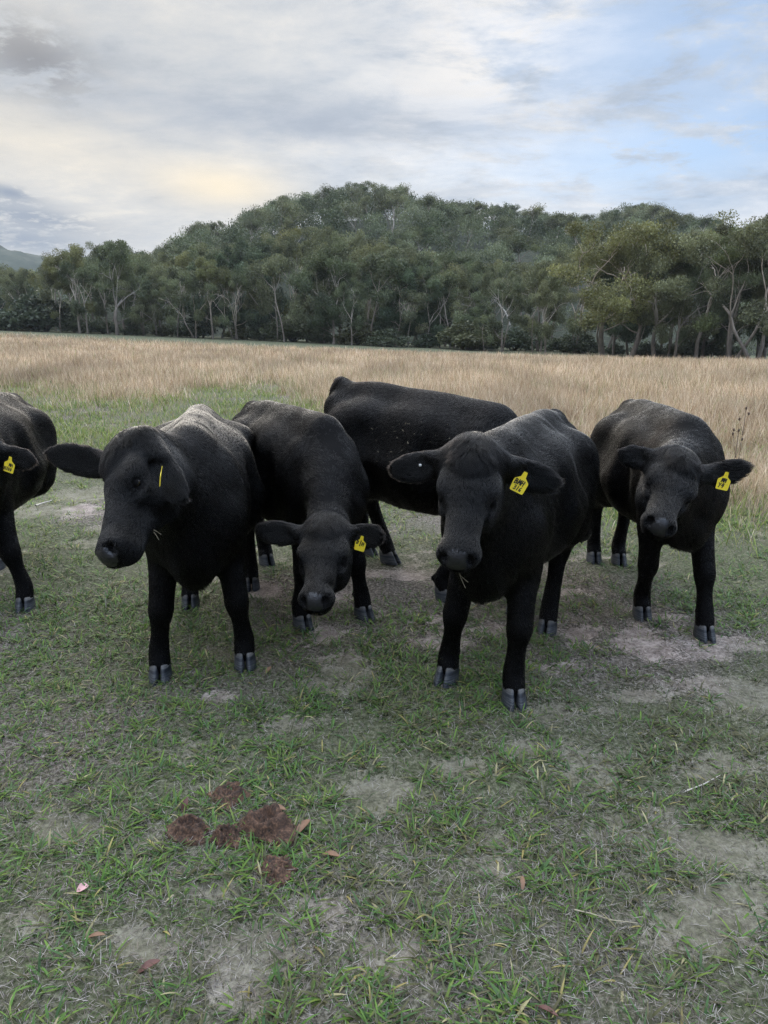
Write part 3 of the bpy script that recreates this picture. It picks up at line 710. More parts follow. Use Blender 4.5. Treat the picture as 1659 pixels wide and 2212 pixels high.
def blades(base, head, L, wid, lean, droop, cols, seg=3, twist=None, tipcol=None):
    """ribbons: base (n,3), head angle (n,), length, width, lean from vertical (rad), extra droop at the tip (rad)"""
    n = len(base); rows = seg + 1
    hd = np.stack([np.cos(head), np.sin(head), np.zeros(n)], -1)
    tw = head + np.pi / 2 + (twist if twist is not None else 0)
    sd = np.stack([np.cos(tw), np.sin(tw), np.zeros(n)], -1)
    p = base.copy(); V = np.zeros((n, rows * 2 - 1, 3), np.float32); C = np.zeros((n, rows * 2 - 1, 3), np.float32)
    for i in range(rows):
        t = i / seg
        w = wid * (1 - .15 * t) * (1.0 if i else .7) if t < .75 else wid * .6
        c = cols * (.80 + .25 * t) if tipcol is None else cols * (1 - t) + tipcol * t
        if i == rows - 1: V[:, -1] = p; C[:, -1] = c
        else:
            V[:, 2 * i] = p - sd * w[:, None] / 2; V[:, 2 * i + 1] = p + sd * w[:, None] / 2; C[:, 2 * i] = c; C[:, 2 * i + 1] = c
        a = lean + droop * (i + .5) / seg
        p = p + (hd * np.sin(a)[:, None] + np.array([0, 0, 1.0]) * np.cos(a)[:, None]) * (L / seg)[:, None]
    k = rows * 2 - 1; b0 = (np.arange(n) * k)[:, None]
    Q = [b0 + np.array([2 * i, 2 * i + 1, 2 * i + 3, 2 * i + 2]) for i in range(seg - 1)]
    T = b0 + np.array([2 * (seg - 1), 2 * (seg - 1) + 1, 2 * seg])
    return V.reshape(-1, 3), (np.concatenate(Q) if Q else np.zeros((0, 4), int)), T, C.reshape(-1, 3)
class Acc:
    def __init__(s): s.V, s.Q, s.T, s.C, s.n = [], [], [], [], 0
    def add(s, r):
        V, Q, T, C = r; s.V.append(V); s.Q.append(Q + s.n); s.T.append(T + s.n); s.C.append(C); s.n += len(V)
    def build(s, name, mat, label):
        o = mk(name, np.concatenate(s.V), [np.concatenate(s.Q), np.concatenate(s.T)], mat, cols=np.concatenate(s.C), smooth=True)
        return tag(o, label, 'grass', kind='stuff')
def scatter(dens, y0, y1, pad=.7):
    """random points in the wedge of ground the photo looks at, dens per square metre"""
    wmax = y1 * .60 + pad; n = int(2 * wmax * (y1 - y0) * dens)
    x = (RNG.random(n) * 2 - 1) * wmax; y = y0 + RNG.random(n) * (y1 - y0)
    k = np.abs(x) < y * .60 + pad
    return x[k], y[k]
def pal(n, stops, jit=.18):
    c = np.array(stops)[RNG.integers(0, len(stops), n)]
    return c * (1 + jit * RNG.standard_normal((n, 1))).clip(.4, 1.7)
GREENS = [(.072, .150, .029), (.092, .180, .033), (.056, .120, .036), (.120, .208, .033), (.072, .130, .042), (.14, .196, .038)]
OLIVES = [(.105, .105, .045), (.085, .09, .042), (.13, .12, .06)]
STRAWS = [(.215, .185, .165), (.15, .13, .115), (.29, .255, .23), (.10, .085, .072), (.19, .15, .125), (.37, .335, .31)]
YGREEN = [(.20, .27, .045), (.22, .27, .055), (.13, .205, .045), (.26, .27, .085), (.09, .15, .04)]
if 'G' not in SKIP:
    acc = Acc()
    def keep(x, y, p): k = RNG.random(len(x)) < p; return x[k], y[k]
    # creeping tufts: clumps of broad blades spreading from a crown
    for (y0, y1, cd, nb, seg) in ((.75, 2.2, 420, 13, 4), (2.2, 4.2, 330, 11, 3), (4.2, 7.5, 170, 9, 2), (7.5, 13, 80, 7, 2)):
        x, y = scatter(cd, y0, y1)
        dn = sstep(.38, .60, .6 * fbm(x * 1.5, y * 1.5, 51, 4) + .4 * fbm(x * 5, y * 5, 50, 3)) * .95 + .10
        x, y = keep(x, y, np.clip(dn, 0, 1) * (1 - .9 * bare_mask(x, y)) * (1 - .8 * tallness(x, y)))
        k = np.repeat(np.arange(len(x)), nb); n = len(k); far = 1 + .10 * np.clip(y[k] - 3, 0, 12)
        r = .030 * RNG.random(n) ** .5 * far; th = RNG.random(n) * 6.283
        big = .6 + .9 * fbm(x[k] * .9, y[k] * .9, 71, 3)
        bx, by = x[k] + r * np.cos(th), y[k] + r * np.sin(th)
        base = np.stack([bx, by, gz(bx, by) - .003], -1)
        tone = fbm(x[k] * .7, y[k] * .7, 81, 3)[:, None]
        c = pal(n, GREENS); c = np.where(RNG.random((n, 1)) < .16 + .5 * sstep(.5, .7, tone), pal(n, OLIVES), c)
        yel = sstep(4.0, 7.5, by)[:, None]; c = np.where(RNG.random((n, 1)) < yel * .8, pal(n, YGREEN), c)
        c = np.where(RNG.random((n, 1)) < .05, pal(n, [(.30, .25, .09), (.34, .30, .16)]), c)
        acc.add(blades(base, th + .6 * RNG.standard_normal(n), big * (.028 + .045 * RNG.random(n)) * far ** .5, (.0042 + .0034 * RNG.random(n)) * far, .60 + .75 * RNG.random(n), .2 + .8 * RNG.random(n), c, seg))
    # fine short turf between them
    for (y0, y1, cd, seg) in ((.75, 2.2, 5200, 2), (2.2, 4.2, 3200, 2), (4.2, 7.5, 900, 2), (7.5, 14, 420, 2)):
        x, y = scatter(cd, y0, y1)
        dn = .25 + .75 * sstep(.34, .60, fbm(x * 2.1 + 9, y * 2.1, 52, 4))
        x, y = keep(x, y, dn * (1 - .93 * bare_mask(x, y)) * (1 - .7 * tallness(x, y))); n = len(x); far = 1 + .12 * np.clip(y - 3, 0, 12)
        tone = fbm(x * .7, y * .7, 81, 3)[:, None]
        c = np.where(RNG.random((n, 1)) < .34 + .4 * sstep(.45, .7, tone), pal(n, OLIVES + STRAWS[:2]), pal(n, GREENS))
        yel = sstep(4.0, 7.5, y)[:, None]; c = np.where(RNG.random((n, 1)) < yel * .7, pal(n, YGREEN), c)
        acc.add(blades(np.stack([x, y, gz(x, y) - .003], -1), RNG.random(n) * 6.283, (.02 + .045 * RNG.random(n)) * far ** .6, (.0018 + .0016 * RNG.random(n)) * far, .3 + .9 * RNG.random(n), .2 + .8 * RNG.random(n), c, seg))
    acc.build('grass', m_green, 'short green turf growing in tufts over the near paddock')
    # dead grey straw lying over the soil
    acc = Acc()
    for (y0, y1, cd) in ((.75, 2.2, 11000), (2.2, 4.2, 7000), (4.2, 8, 1300), (8, 13, 300)):
        x, y = scatter(cd, y0, y1); b_ = bare_mask(x, y)
        x, y = keep(x, y, (.35 + .65 * sstep(.35, .65, fbm(x * 2.6, y * 2.6, 91))) * (1 - .52 * sstep(.50, .85, b_))); n = len(x); far = 1 + .12 * np.clip(y - 3, 0, 12)
        c = pal(n, STRAWS, .25)
        z = gz(x, y) + .002 + .012 * RNG.random(n) ** 2
        acc.add(blades(np.stack([x, y, z], -1), RNG.random(n) * 6.283, (.012 + .038 * RNG.random(n) ** 1.5) * far ** .5, (.0010 + .0011 * RNG.random(n)) * far, 1.25 + .35 * RNG.random(n), .0 + .5 * RNG.standard_normal(n), c, 2))
    acc.build('dead_grass', m_dry, 'dead grey straw lying between the green tufts')
    # middle growth: longer yellow-green grass where the paddock meets the dry stand
    acc = Acc()
    for (y0, y1, cd) in ((4.6, 9, 700), (9, 16, 480), (16, 30, 200)):
        x, y = scatter(cd, y0, y1, 1.0); u = CX + FPX * x / y; t = tallness(x, y)
        side = np.clip(sstep(1150, 1500, u) * sstep(4.6, 6, y) + sstep(7.5, 10, y) * (1 - sstep(700, 1000, u)), 0, 1)
        x, y = keep(x, y, np.clip(side * (.25 + .75 * sstep(.35, .6, fbm(x * .9, y * .9, 53))) + .55 * sstep(.05, .5, t), 0, 1) * (1 - .55 * sstep(.6, 1, t)) * (1 - .8 * bare_mask(x, y)))
        n = len(x); far = 1 + .10 * np.clip(y - 4, 0, 26)
        hgt = (.07 + .16 * RNG.random(n) ** 1.5) * (1 + .6 * sstep(.05, .6, tallness(x, y))) * (.7 + .6 * fbm(x * .8, y * .8, 54))
        mixv = RNG.random((n, 1)); dryer = .22 + .5 * tallness(x, y)[:, None]
        c = np.where(mixv < dryer, pal(n, [(.36, .30, .19), (.30, .25, .15), (.42, .36, .25)]), pal(n, YGREEN))
        acc.add(blades(np.stack([x, y, gz(x, y) - .01], -1), RNG.random(n) * 6.283, hgt, (.0032 + .003 * RNG.random(n)) * far, .15 + .5 * RNG.random(n), .3 + .8 * RNG.random(n), c, 3))
    acc.build('meadow_grass', m_green, 'longer yellow green grass between the turf and the dry stand')
    # the tall dry stand
    acc = Acc()
    DRY = [(.47, .385, .275), (.54, .45, .33), (.40, .315, .21), (.50, .43, .32), (.60, .52, .41), (.36, .28, .19), (.30, .22, .15)]
    for (y0, y1, cd, seg) in ((4.5, 9, 1300, 3), (9, 15, 760, 3), (15, 25, 330, 2), (25, 45, 120, 2), (45, 80, 42, 2), (80, 140, 12, 2)):
        x, y = scatter(cd, y0, y1, 2.0); t = tallness(x, y)
        cl = fbm(x * 1.2, y * .8, 55, 3)
        edge = 1 - sstep(72, 84, y + .42 * x)
        x, y, cl, t = (lambda k: (x[k], y[k], cl[k], t[k]))(RNG.random(len(x)) < t * (.40 + .6 * sstep(.3, .6, cl)) * edge)
        n = len(x); far = 1 + .13 * np.clip(y - 5, 0, 150)
        hgt = (.24 + .42 * RNG.random(n)) * (.15 + 1.5 * cl) * (.75 + .25 * sstep(8, 20, y)) * (.55 + .45 * t)
        pinkish = fbm(x * .22, y * .12, 56, 3)[:, None]
        c = pal(n, DRY, .14) * (np.array([1.0, .97, .93]) * (1 - pinkish) + np.array([1.0, .93, .88]) * pinkish) * (.45 + 1.1 * fbm(x * .45, y * .22, 57, 4)[:, None])
        c = np.where(RNG.random((n, 1)) < .05 + .35 * (1 - t[:, None]) + .12 * sstep(.5, .7, fbm(x * .5, y * .3, 58, 3))[:, None], pal(n, [(.20, .22, .08), (.22, .16, .10), (.24, .26, .11)]), c)
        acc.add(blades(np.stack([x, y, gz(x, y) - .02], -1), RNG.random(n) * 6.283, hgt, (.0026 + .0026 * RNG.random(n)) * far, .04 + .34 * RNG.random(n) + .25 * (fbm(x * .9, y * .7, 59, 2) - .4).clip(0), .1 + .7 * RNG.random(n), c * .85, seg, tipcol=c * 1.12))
    acc.build('dry_grass', m_dry, 'tall tan dry grass filling the far paddock to the treeline')

# ------------------------------------------------------------------ trees
m_leaf = leaf_mat('gum_leaves', .5, .3)
_n = m_leaf.node_tree; gg = G(_n)
_a = [n for n in _n.nodes if n.type == 'ATTRIBUTE'][0]; oi = N('ShaderNodeObjectInfo', _n)
tint = gg.ramp(oi.outputs['Random'], [(0, (.78, .86, .80)), (.35, (1, 1, 1)), (.7, (1.12, 1.06, .92)), (1, (.92, 1.02, 1.0))])
cc = gg.mix(1.0, _a.outputs['Color'], tint, 'MULTIPLY')
for nd in _n.nodes:
    if nd.type == 'BSDF_PRINCIPLED': gg.put(nd.inputs['Base Color'], cc)
    if nd.type == 'BSDF_TRANSLUCENT': gg.put(nd.inputs['Color'], cc)
m_bark, gg, b, out = mat_new('gum_bark')
pv = objvec(gg); sp = N('ShaderNodeSeparateXYZ', gg.nt); gg.put(sp.inputs[0], pv)
bn = gg.noise(gg.xyz(gg.m('MULTIPLY', sp.outputs[0], 5), gg.m('MULTIPLY', sp.outputs[1], 5), gg.m('MULTIPLY', sp.outputs[2], .8)), 1.0, 6, .65)
gg.put(b.inputs['Base Color'], gg.mix(1.0, attr(gg), gg.ramp(bn, [(.3, (.55, .5, .48)), (.6, (1.1, 1.05, 1.0))]), 'MULTIPLY')); b.inputs['Roughness'].default_value = .9
bump(gg, b, bn, .8, .05)

def tube(pts, rad, cols, ns=6):
    pts = np.asarray(pts, float); m = len(pts); V, C = [], []
    for i in range(m):
        d = unit(pts[min(i + 1, m - 1)] - pts[max(i - 1, 0)]); a = np.array([1.0, 0, 0]) if abs(d[0]) < .8 else np.array([0, 1.0, 0])
        s1 = unit(np.cross(d, a)); s2 = np.cross(d, s1); th = np.arange(ns) * 2 * np.pi / ns
        V.append(pts[i] + rad[i] * (np.cos(th)[:, None] * s1 + np.sin(th)[:, None] * s2)); C.append(np.repeat(np.array(cols[i])[None], ns, 0))
    i = np.arange(m - 1)[:, None]; j = np.arange(ns)[None]; j2 = (j + 1) % ns
    Q = np.stack([i * ns + j, i * ns + j2, (i + 1) * ns + j2, (i + 1) * ns + j], -1).reshape(-1, 4)
    return np.concatenate(V), Q, np.concatenate(C)
def join(parts):
    V, Q, C, n = [], [], [], 0
    for v, q, c in parts: V.append(v); Q.append(q + n); C.append(c); n += len(v)
    return np.concatenate(V), np.concatenate(Q), np.concatenate(C)
def leaf_cloud(rg, centres, radii, per, size, cols, flat=.62):
    k = np.repeat(np.arange(len(centres)), per); n = len(k)
    d = rg.standard_normal((n, 3)); d /= np.linalg.norm(d, axis=1)[:, None]
    d *= (rg.random((n, 1)) ** .42); d[:, 2] = d[:, 2] * flat + .12
    c = centres[k] + d * radii[k][:, None]
    ax = np.stack([rg.standard_normal(n) * .75, rg.standard_normal(n) * .75, -np.abs(rg.standard_normal(n)) - .15], -1); ax /= np.linalg.norm(ax, axis=1)[:, None]
    sd = np.cross(ax, rg.standard_normal((n, 3))); sd /= np.linalg.norm(sd, axis=1)[:, None]
    L = size * (.7 + .7 * rg.random((n, 1))); w = L * .21
    V = np.stack([c - ax * L / 2, c + sd * w, c + ax * L / 2, c - sd * w], 1).reshape(-1, 3)
    col = cols[k] * (.8 + .4 * rg.random((n, 1))); C = np.repeat(col, 4, 0)
    return V, np.arange(n * 4).reshape(-1, 4), C
def gum(seed, H=18.0, fork=.35, nf=3, spread=.5, lean=0.0, levels=3, clump=1.25, per=150, wob=.10, leaf=(.062, .080, .036), bark=(.46, .42, .375), base=(.19, .165, .145), r0=.34, stems=1, up=.35, low=0, size=.31, flat=.8, fill=1):
    rg = np.random.default_rng(seed); parts, ends = [], []
    bark, base = np.array(bark), np.array(base)
    def bcol(z): t = np.clip((z / H - .12) / .32, 0, 1); return base * (1 - t) + bark * t
    def grow(p, d, L, r, lev):
        m = 5; pts, rad = [p], [r]; q = p.copy(); dd = d.copy()
        for i in range(1, m + 1):
            dd = unit(dd + wob * (1 + .5 * lev) * rg.standard_normal(3) + np.array([0, 0, up * .10])); q = q + dd * L / m; pts.append(q); rad.append(r * (1 - .42 * i / m))
        parts.append(tube(pts, rad, [bcol(a[2]) * (.85 + .3 * rg.random()) for a in pts], 7 if lev == 0 else 5))
        if lev >= levels:
            ends.append((q, 1.0)); ends.append((pts[3] + rg.standard_normal(3) * .5, .8)); return
        kids = nf if lev == 0 else rg.integers(2, 4)
        a0 = rg.random() * 6.28
        for k in range(kids):
            a = a0 + k * 6.283 / kids + .5 * rg.standard_normal(); sp_ = spread * (.7 + .6 * rg.random()) * (1.0 if k or lev else .4)
            u = np.array([math.cos(a), math.sin(a), 0]); u = unit(u - dd * (u @ dd))
            nd = unit(dd * math.cos(sp_) + u * math.sin(sp_)); nd[2] = max(nd[2], .05)
            grow(q, unit(nd), L * (.62 + .25 * rg.random()) if lev else (H * (1 - fork)) * (.36 + .12 * rg.random()), rad[-1] * (.70 + .12 * rg.random()), lev + 1)
        if lev == 0:
            for k in range(low):
                a = rg.random() * 6.28; i = rg.integers(2, m); u = np.array([math.cos(a), math.sin(a), .45])
                grow(pts[i], unit(u), H * .16 * (.7 + .6 * rg.random()), r * .28, levels - 1)
    for sidx in range(stems):
        a = rg.random() * 6.28; ln = lean + (.22 if stems > 1 else 0)
        grow(np.array([.25 * math.cos(a), .25 * math.sin(a), -.6]) * (1 if stems > 1 else .2), unit([math.sin(ln) * math.cos(a), math.sin(ln) * math.sin(a) * .7, math.cos(ln)]), H * fork + .6, r0 * (1 if stems == 1 else .75), 0)
    c = np.array([e[0] for e in ends]); rr = np.array([e[1] for e in ends]) * clump * (.75 + .6 * rg.random(len(ends)))
    if fill > 1: c = np.concatenate([c] + [c + rg.standard_normal(c.shape) * clump * .8 for _ in range(fill - 1)]); rr = np.tile(rr, fill)
    sc = H / (c[:, 2].max() + clump * .5)
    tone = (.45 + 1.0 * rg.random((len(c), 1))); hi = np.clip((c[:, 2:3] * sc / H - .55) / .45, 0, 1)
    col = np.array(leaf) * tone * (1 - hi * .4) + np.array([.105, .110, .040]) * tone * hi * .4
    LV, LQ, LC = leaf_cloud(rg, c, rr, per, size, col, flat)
    TV, TQ, TC = join(parts)
    return (TV * sc, TQ, TC), (LV * sc, LQ, LC), H
def tree_proto(name, label, data, part='trunk'):
    (TV, TQ, TC), (LV, LQ, LC), H = data
    e = empty(name); tag(e, label, 'tree' if part == 'trunk' else 'shrub'); e['h'] = float(H)
    mk('trunk' if part == 'trunk' else 'stem', TV, TQ, m_bark, e, cols=TC)
    mk('crown' if part == 'trunk' else 'foliage', LV, LQ, m_leaf, e, cols=LC, smooth=False)
    return e
used = set()
def plant(proto, x, y, z, height, rot, label, group, wide=1.0):
    if proto.name in used:
        e = proto.copy(); COL.objects.link(e)
        for ch in proto.children:
            c = ch.copy(); COL.objects.link(c); c.parent = e
    else: e = proto; used.add(proto.name)
    k = height / proto['h']; e.location = (x, y, z); e.scale = (k * wide, k * wide, k); e.rotation_euler = (0, 0, rot)
    tag(e, label, group=group); return e
if 'T' not in SKIP:
    GREY, PALE, OLIV, DARK = (.160, .175, .100), (.205, .218, .125), (.175, .180, .078), (.112, .128, .072)
    P_ = {}
    def proto(k, nm, **kw): P_[k] = tree_proto(nm, 'gum tree', gum(**kw))
    proto('broad1', 'eucalyptus_tree', seed=3, H=18, fork=.22, nf=4, spread=.55, levels=3, clump=1.45, per=270, leaf=OLIV, r0=.42, bark=(.46, .40, .34), low=2)
    proto('broad2', 'eucalyptus_tree', seed=14, H=18, fork=.26, nf=4, spread=.50, levels=3, clump=1.40, per=270, leaf=GREY, r0=.40, bark=(.36, .34, .31), low=2)
    proto('tall1', 'eucalyptus_tree', seed=25, H=19, fork=.42, nf=3, spread=.42, levels=3, clump=1.30, per=270, leaf=OLIV, r0=.33, bark=(.55, .50, .44), low=1)
    proto('tall2', 'eucalyptus_tree', seed=36, H=19, fork=.38, nf=3, spread=.45, levels=3, clump=1.35, per=270, leaf=GREY, r0=.30, low=2)
    proto('twin1', 'eucalyptus_tree', seed=47, H=19, fork=.36, nf=2, spread=.45, levels=3, clump=1.30, per=270, leaf=GREY, r0=.36, stems=2, bark=(.52, .46, .40), low=1)
    proto('dense1', 'eucalyptus_tree', seed=58, H=15, fork=.24, nf=4, spread=.50, levels=3, clump=1.30, per=270, leaf=DARK, r0=.26, low=6, fill=1)
    proto('dense2', 'eucalyptus_tree', seed=69, H=15, fork=.28, nf=3, spread=.48, levels=3, clump=1.30, per=270, leaf=(.085, .115, .07), r0=.24, low=7)
    proto('slim1', 'eucalyptus_tree', seed=70, H=12, fork=.45, nf=3, spread=.35, levels=2, clump=1.05, per=190, leaf=PALE, r0=.14, low=2, bark=(.50, .46, .42))
    proto('slim2', 'eucalyptus_tree', seed=81, H=12, fork=.50, nf=3, spread=.38, levels=2, clump=1.15, per=190, leaf=GREY, r0=.13, low=2, bark=(.42, .38, .34))
    proto('dome1', 'eucalyptus_tree', seed=92, H=15, fork=.42, nf=4, spread=.55, levels=2, clump=2.0, per=230, leaf=GREY, r0=.24, size=.36, flat=.75)
    proto('dome2', 'eucalyptus_tree', seed=103, H=15, fork=.44, nf=4, spread=.50, levels=2, clump=2.0, per=230, leaf=(.10, .125, .058), r0=.24, size=.36, flat=.75)
    proto('dome3', 'eucalyptus_tree', seed=114, H=14, fork=.40, nf=5, spread=.58, levels=2, clump=1.9, per=220, leaf=DARK, r0=.22, size=.36, flat=.75)
    proto('pale1', 'eucalyptus_tree', seed=125, H=18, fork=.45, nf=3, spread=.50, levels=2, clump=1.7, per=170, leaf=PALE, r0=.34, size=.36, bark=(.48, .46, .43), base=(.40, .38, .35))
    proto('pale2', 'eucalyptus_tree', seed=136, H=19, fork=.50, nf=3, spread=.42, levels=2, clump=1.6, per=170, leaf=GREY, r0=.32, size=.36, bark=(.45, .43, .40), base=(.32, .30, .28))
    def bush(seed, leaf):
        rg = np.random.default_rng(seed); n = 46; a = rg.random(n) * 6.28; r = 1.5 * rg.random(n) ** .6; zc = .5 + 2.2 * rg.random(n) * (1 - (r / 1.9) ** 2)
        c = np.stack([r * np.cos(a), r * np.sin(a), zc], -1)
        parts = []
        for i in range(0, n, 5):
            mid = c[i] * [.4, .4, .5] + rg.standard_normal(3) * .08; parts.append(tube([np.array([.1 * math.cos(i), .1 * math.sin(i), -.3]), mid, c[i]], [.06, .045, .02], [(.09, .075, .065)] * 3, 5))
        lv = leaf_cloud(rg, c, np.full(n, .62) * (.7 + .6 * rg.random(n)), 75, .26, np.array(leaf) * (.7 + .55 * rg.random((n, 1))), .8)
        return join(parts), lv, 3.0
    for i, (sd, lf) in enumerate(((5, (.060, .075, .044)), (6, (.090, .108, .062)), (7, (.085, .092, .048)))): P_['bush%d' % i] = tree_proto('shrub', 'shrub', bush(sd, lf), 'stem')
    Dist = lambda u: 142 - 52 * np.clip(u, -200, 1900) / 1660
    TOPU = [-200, 0, 60, 130, 200, 260, 330, 450, 540, 620, 700, 770, 850, 900, 980, 1060, 1110, 1170, 1250, 1330, 1400, 1450, 1510, 1600, 1659, 1900]
    TOPV = [600, 588, 570, 524, 520, 528, 556, 520, 510, 500, 494, 502, 530, 545, 548, 576, 572, 565, 520, 488, 498, 512, 496, 490, 468, 470]
    SKU = [-400, 0, 50, 108, 125, 200, 260, 320, 375, 400, 450, 500, 530, 600, 660, 700, 760, 800, 830, 900, 940, 1000, 1060, 1130, 1200, 1290, 1310, 1400, 1450, 1530, 1600, 1640, 2200]
    SKV = [600, 582, 576, 560, 525, 520, 528, 546, 500, 478, 480, 466, 440, 425, 405, 410, 393, 402, 400, 408, 420, 432, 432, 445, 462, 460, 443, 443, 455, 470, 488, 468, 470]
    def cap(x, y, z, h, half, rough=1.0):
        us = CX + FPX * 1.06 * (x + np.array([-.8, -.4, 0, .4, .8]) * half) / y
        lim = float(zat(np.max(np.interp(us, SKU, SKV)), y)) - z
        return min(h, lim * rough)
    def front(u, key, rot, label, group, dd=0.0, tv=None, wide=1.0):
        Dd = Dist(u) + dd; x = (u - CX) / FPX / 1.032 * Dd; zb = TZ(x, Dd)
        tv = np.interp(u, TOPU, TOPV) if tv is None else tv
        hh = float(zat(tv, Dd)) - zb
        if group != GR: hh = cap(x, Dd, zb, hh, hh * .33)
        return plant(P_[key], x, Dd, zb - .1, max(hh, 4), rot, label, group, wide)
    GR = 'gum trees along the far edge of the paddock'
    # trees one can pick out along the edge
    SPEC = [(172, 'tall1', .3, 'tall gum with open rounded crown standing above its neighbours at the left', 524, 1.0),
            (252, 'broad2', 1.2, 'gum with a leaning pale trunk near the left end of the trees', 520, .9),
            (1085, 'tall2', 2.1, 'slender gum with bright yellow-green crown and long bare trunk', 572, .85),
            (1305, 'broad1', .9, 'broad spreading gum with many pale leaning limbs behind the right-hand cow', 488, 1.15),
            (1368, 'broad1', 3.4, 'spreading gum with pale limbs leaning right, beside the broadest gum', 500, .95),
            (1510, 'tall1', 4.0, 'tall gum with pinkish bare trunk and flat fan crown', 494, 1.1),
            (1585, 'twin1', 1.0, 'twin-trunked leaning gum close to the right edge of the photo', 488, 1.0),
            (1640, 'twin1', 4.4, 'dark leaning gum at the very right edge of the photo', 468, 1.05),
            (1420, 'broad2', 5.0, 'gum with dark twisted trunk left of the pink-trunked gum', 522, .9)]
    for u, k, r, lb, tv, w in SPEC: front(u, k, r, lb, GR, -3, tv, w)
    rg = np.random.default_rng(77)
    ZL = [(-400, 330, 'grey-green gum in the tree row near the left end of the paddock edge'), (330, 900, 'grey-green gum crowded in the middle of the paddock edge tree row'),
          (900, 1190, 'bushy gum in the lower dip of the tree row beneath the hill'), (1190, 3000, 'gum behind the large spreading gums at the right of the paddock')]
    zone = lambda u: [z_[2] for z_ in ZL if z_[0] <= u < z_[1]][0]
    for row, (dd, du, vd) in enumerate(((0, 38, 8), (9, 46, 0), (20, 62, -8))):
        for u0 in np.arange(-110, 1790, du):
            u = u0 + rg.normal() * 14; keys = ['tall2', 'dense1', 'dense2', 'broad2', 'tall1', 'twin1'] if row else ['tall2', 'dense2', 'tall1', 'slim1', 'broad2', 'slim2', 'twin1', 'slim2']
            if row == 0 and u > 1200 and rg.random() < .5: continue
            tv = np.interp(u, TOPU, TOPV) + vd + abs(rg.normal()) * (34 if row == 0 else 16) + (22 if row == 0 else 0)
            front(u, keys[rg.integers(len(keys))], rg.random() * 6.28, zone(u), 'gum trees in the dense row', dd + rg.normal() * 2.5, tv, .68 + .32 * rg.random())
    # understorey
    for i in range(26):
        u = -60 + i * 70 + rg.normal() * 12; Dd = Dist(u) + rg.normal() * 3 + 2; x = (u - CX) / FPX / 1.032 * Dd
        hgt = (2.2 + 2.6 * rg.random()) * (1.9 if u < 150 else 1.0) * (.75 if u > 1150 else .9)
        lb = 'dark tall bush at the left end of the tree row' if u < 150 else ('low dark shrub under the gums at the paddock edge' if u < 1150 else 'low green shrub among the trunks at the right')
        plant(P_['bush%d' % (0 if u < 150 else rg.integers(3))], x, Dd + (14 if u > 1150 else 0), TZ(x, Dd) - .1, hgt, rg.random() * 6.28, lb, 'shrubs under the trees', 1.5 + .7 * rg.random())
    # the hillside
    pts = []
    for yy in np.arange(152, 345, 11):
        for xx in np.arange(-150, 215, 11):
            x = xx + rg.normal() * 3.2; y = yy + rg.normal() * 3.2; u = CX + FPX * x / y; yr = np.interp(x, HX, HD)
            if -80 < u < 1720 and y < yr + 14: pts.append((x, y, u, yr))
    def seen(p):
        x, y, u, yr = p; z = hill_z(np.array([x]), np.array([y]))[0] + 14; v = 715 - (z - CAM_H) / y * FPX
        return v < np.interp(u, TOPU, TOPV) + 40
    pts = [p for p in pts if seen(p)]; rg.shuffle(pts)
    pts.sort(key=lambda p: p[1])
    lastz = -1; ind = pts[:]; step = max(1, len(ind) / 170.0)
    chosen = set(int(i * step) for i in range(int(len(ind) / step)))
    rest = []
    for i, (x, y, u, yr) in enumerate(ind):
        z = hill_z(np.array([x]), np.array([y]))[0]
        leftish = u < 860; crest = y > yr - 26
        if i not in chosen: rest.append((x, y, z)); continue
        keys = (['pale1', 'pale2', 'dome1', 'tall2'] if leftish else ['dome1', 'dome2', 'dome3', 'dome2', 'dome1', 'pale1'] if rg.random() < .9 else ['pale1', 'pale2'])
        if crest: keys = ['pale2', 'tall2', 'dome1', 'dense2', 'dense1', 'dome2'] if leftish else ['dome1', 'dome2', 'dome3', 'dense1', 'tall1', 'dense2']
        hgt = (11 + 3.5 * rg.random()) * (1.08 if leftish else .95) * (1.0 if not crest or leftish else .85)
        hgt = cap(x, y, z, hgt, 3.8, .84 + .34 * rg.random())
        if hgt < 6.5: continue
        lb = 'tall pale-trunked gum on the left slope of the hill' if leftish and not crest else ('gum standing against the sky along the hill crest' if crest else 'round-crowned gum on the forested hillside')
        plant(P_[keys[rg.integers(len(keys))]], x, y, z - .3, hgt, rg.random() * 6.28, lb, 'gums on the hill', 1.0 + .25 * rg.random())
    # the rest of the hill wood, seen only as a mass between them
    for k in range(560):
        x = rg.random() * 420 - 190; y = 150 + rg.random() * 260
        if y < np.interp(x, HX, HD) + 40: rest.append((x, y, hill_z(np.array([x]), np.array([y]))[0]))
    for k in range(150):
        x = -125 + 330 * k / 150 + rg.normal() * 1.5; y = float(np.interp(x, HX, HD)) + rg.normal() * 9 - 4; rest.append((x, y, hill_z(np.array([x]), np.array([y]))[0] - 2.5))
    cl, rr, cs = [], [], []
    for (x, y, z) in rest:
        hh = cap(x, y, z, 11 + 4.5 * rg.random(), 4, .62 + .36 * rg.random()) - 2.4
        if hh < 3: continue
        tn = .7 + .5 * rg.random(); base = np.array([GREY, DARK, (.062, .076, .036)][rg.integers(3)])
        for k in range(13):
            a = rg.random() * 6.28; r = 3.6 * rg.random() ** .5
            cl.append((x + r * math.cos(a), y + r * math.sin(a), z + hh + 1.6 - .22 * r * r + rg.normal() * .5)); rr.append(1.7 + .5 * rg.random()); cs.append(base * tn * (.8 + .4 * rg.random()))
        for k in range(8): cl.append((x + 2.0 * rg.normal(), y + 2.0 * rg.normal(), z + hh * (.05 + .11 * k))); rr.append(1.5 + .6 * rg.random()); cs.append(base * (.8 + .4 * rg.random()))
    LV, LQ, LC = leaf_cloud(rg, np.array(cl), np.array(rr), 48, .56, np.array(cs), .75)
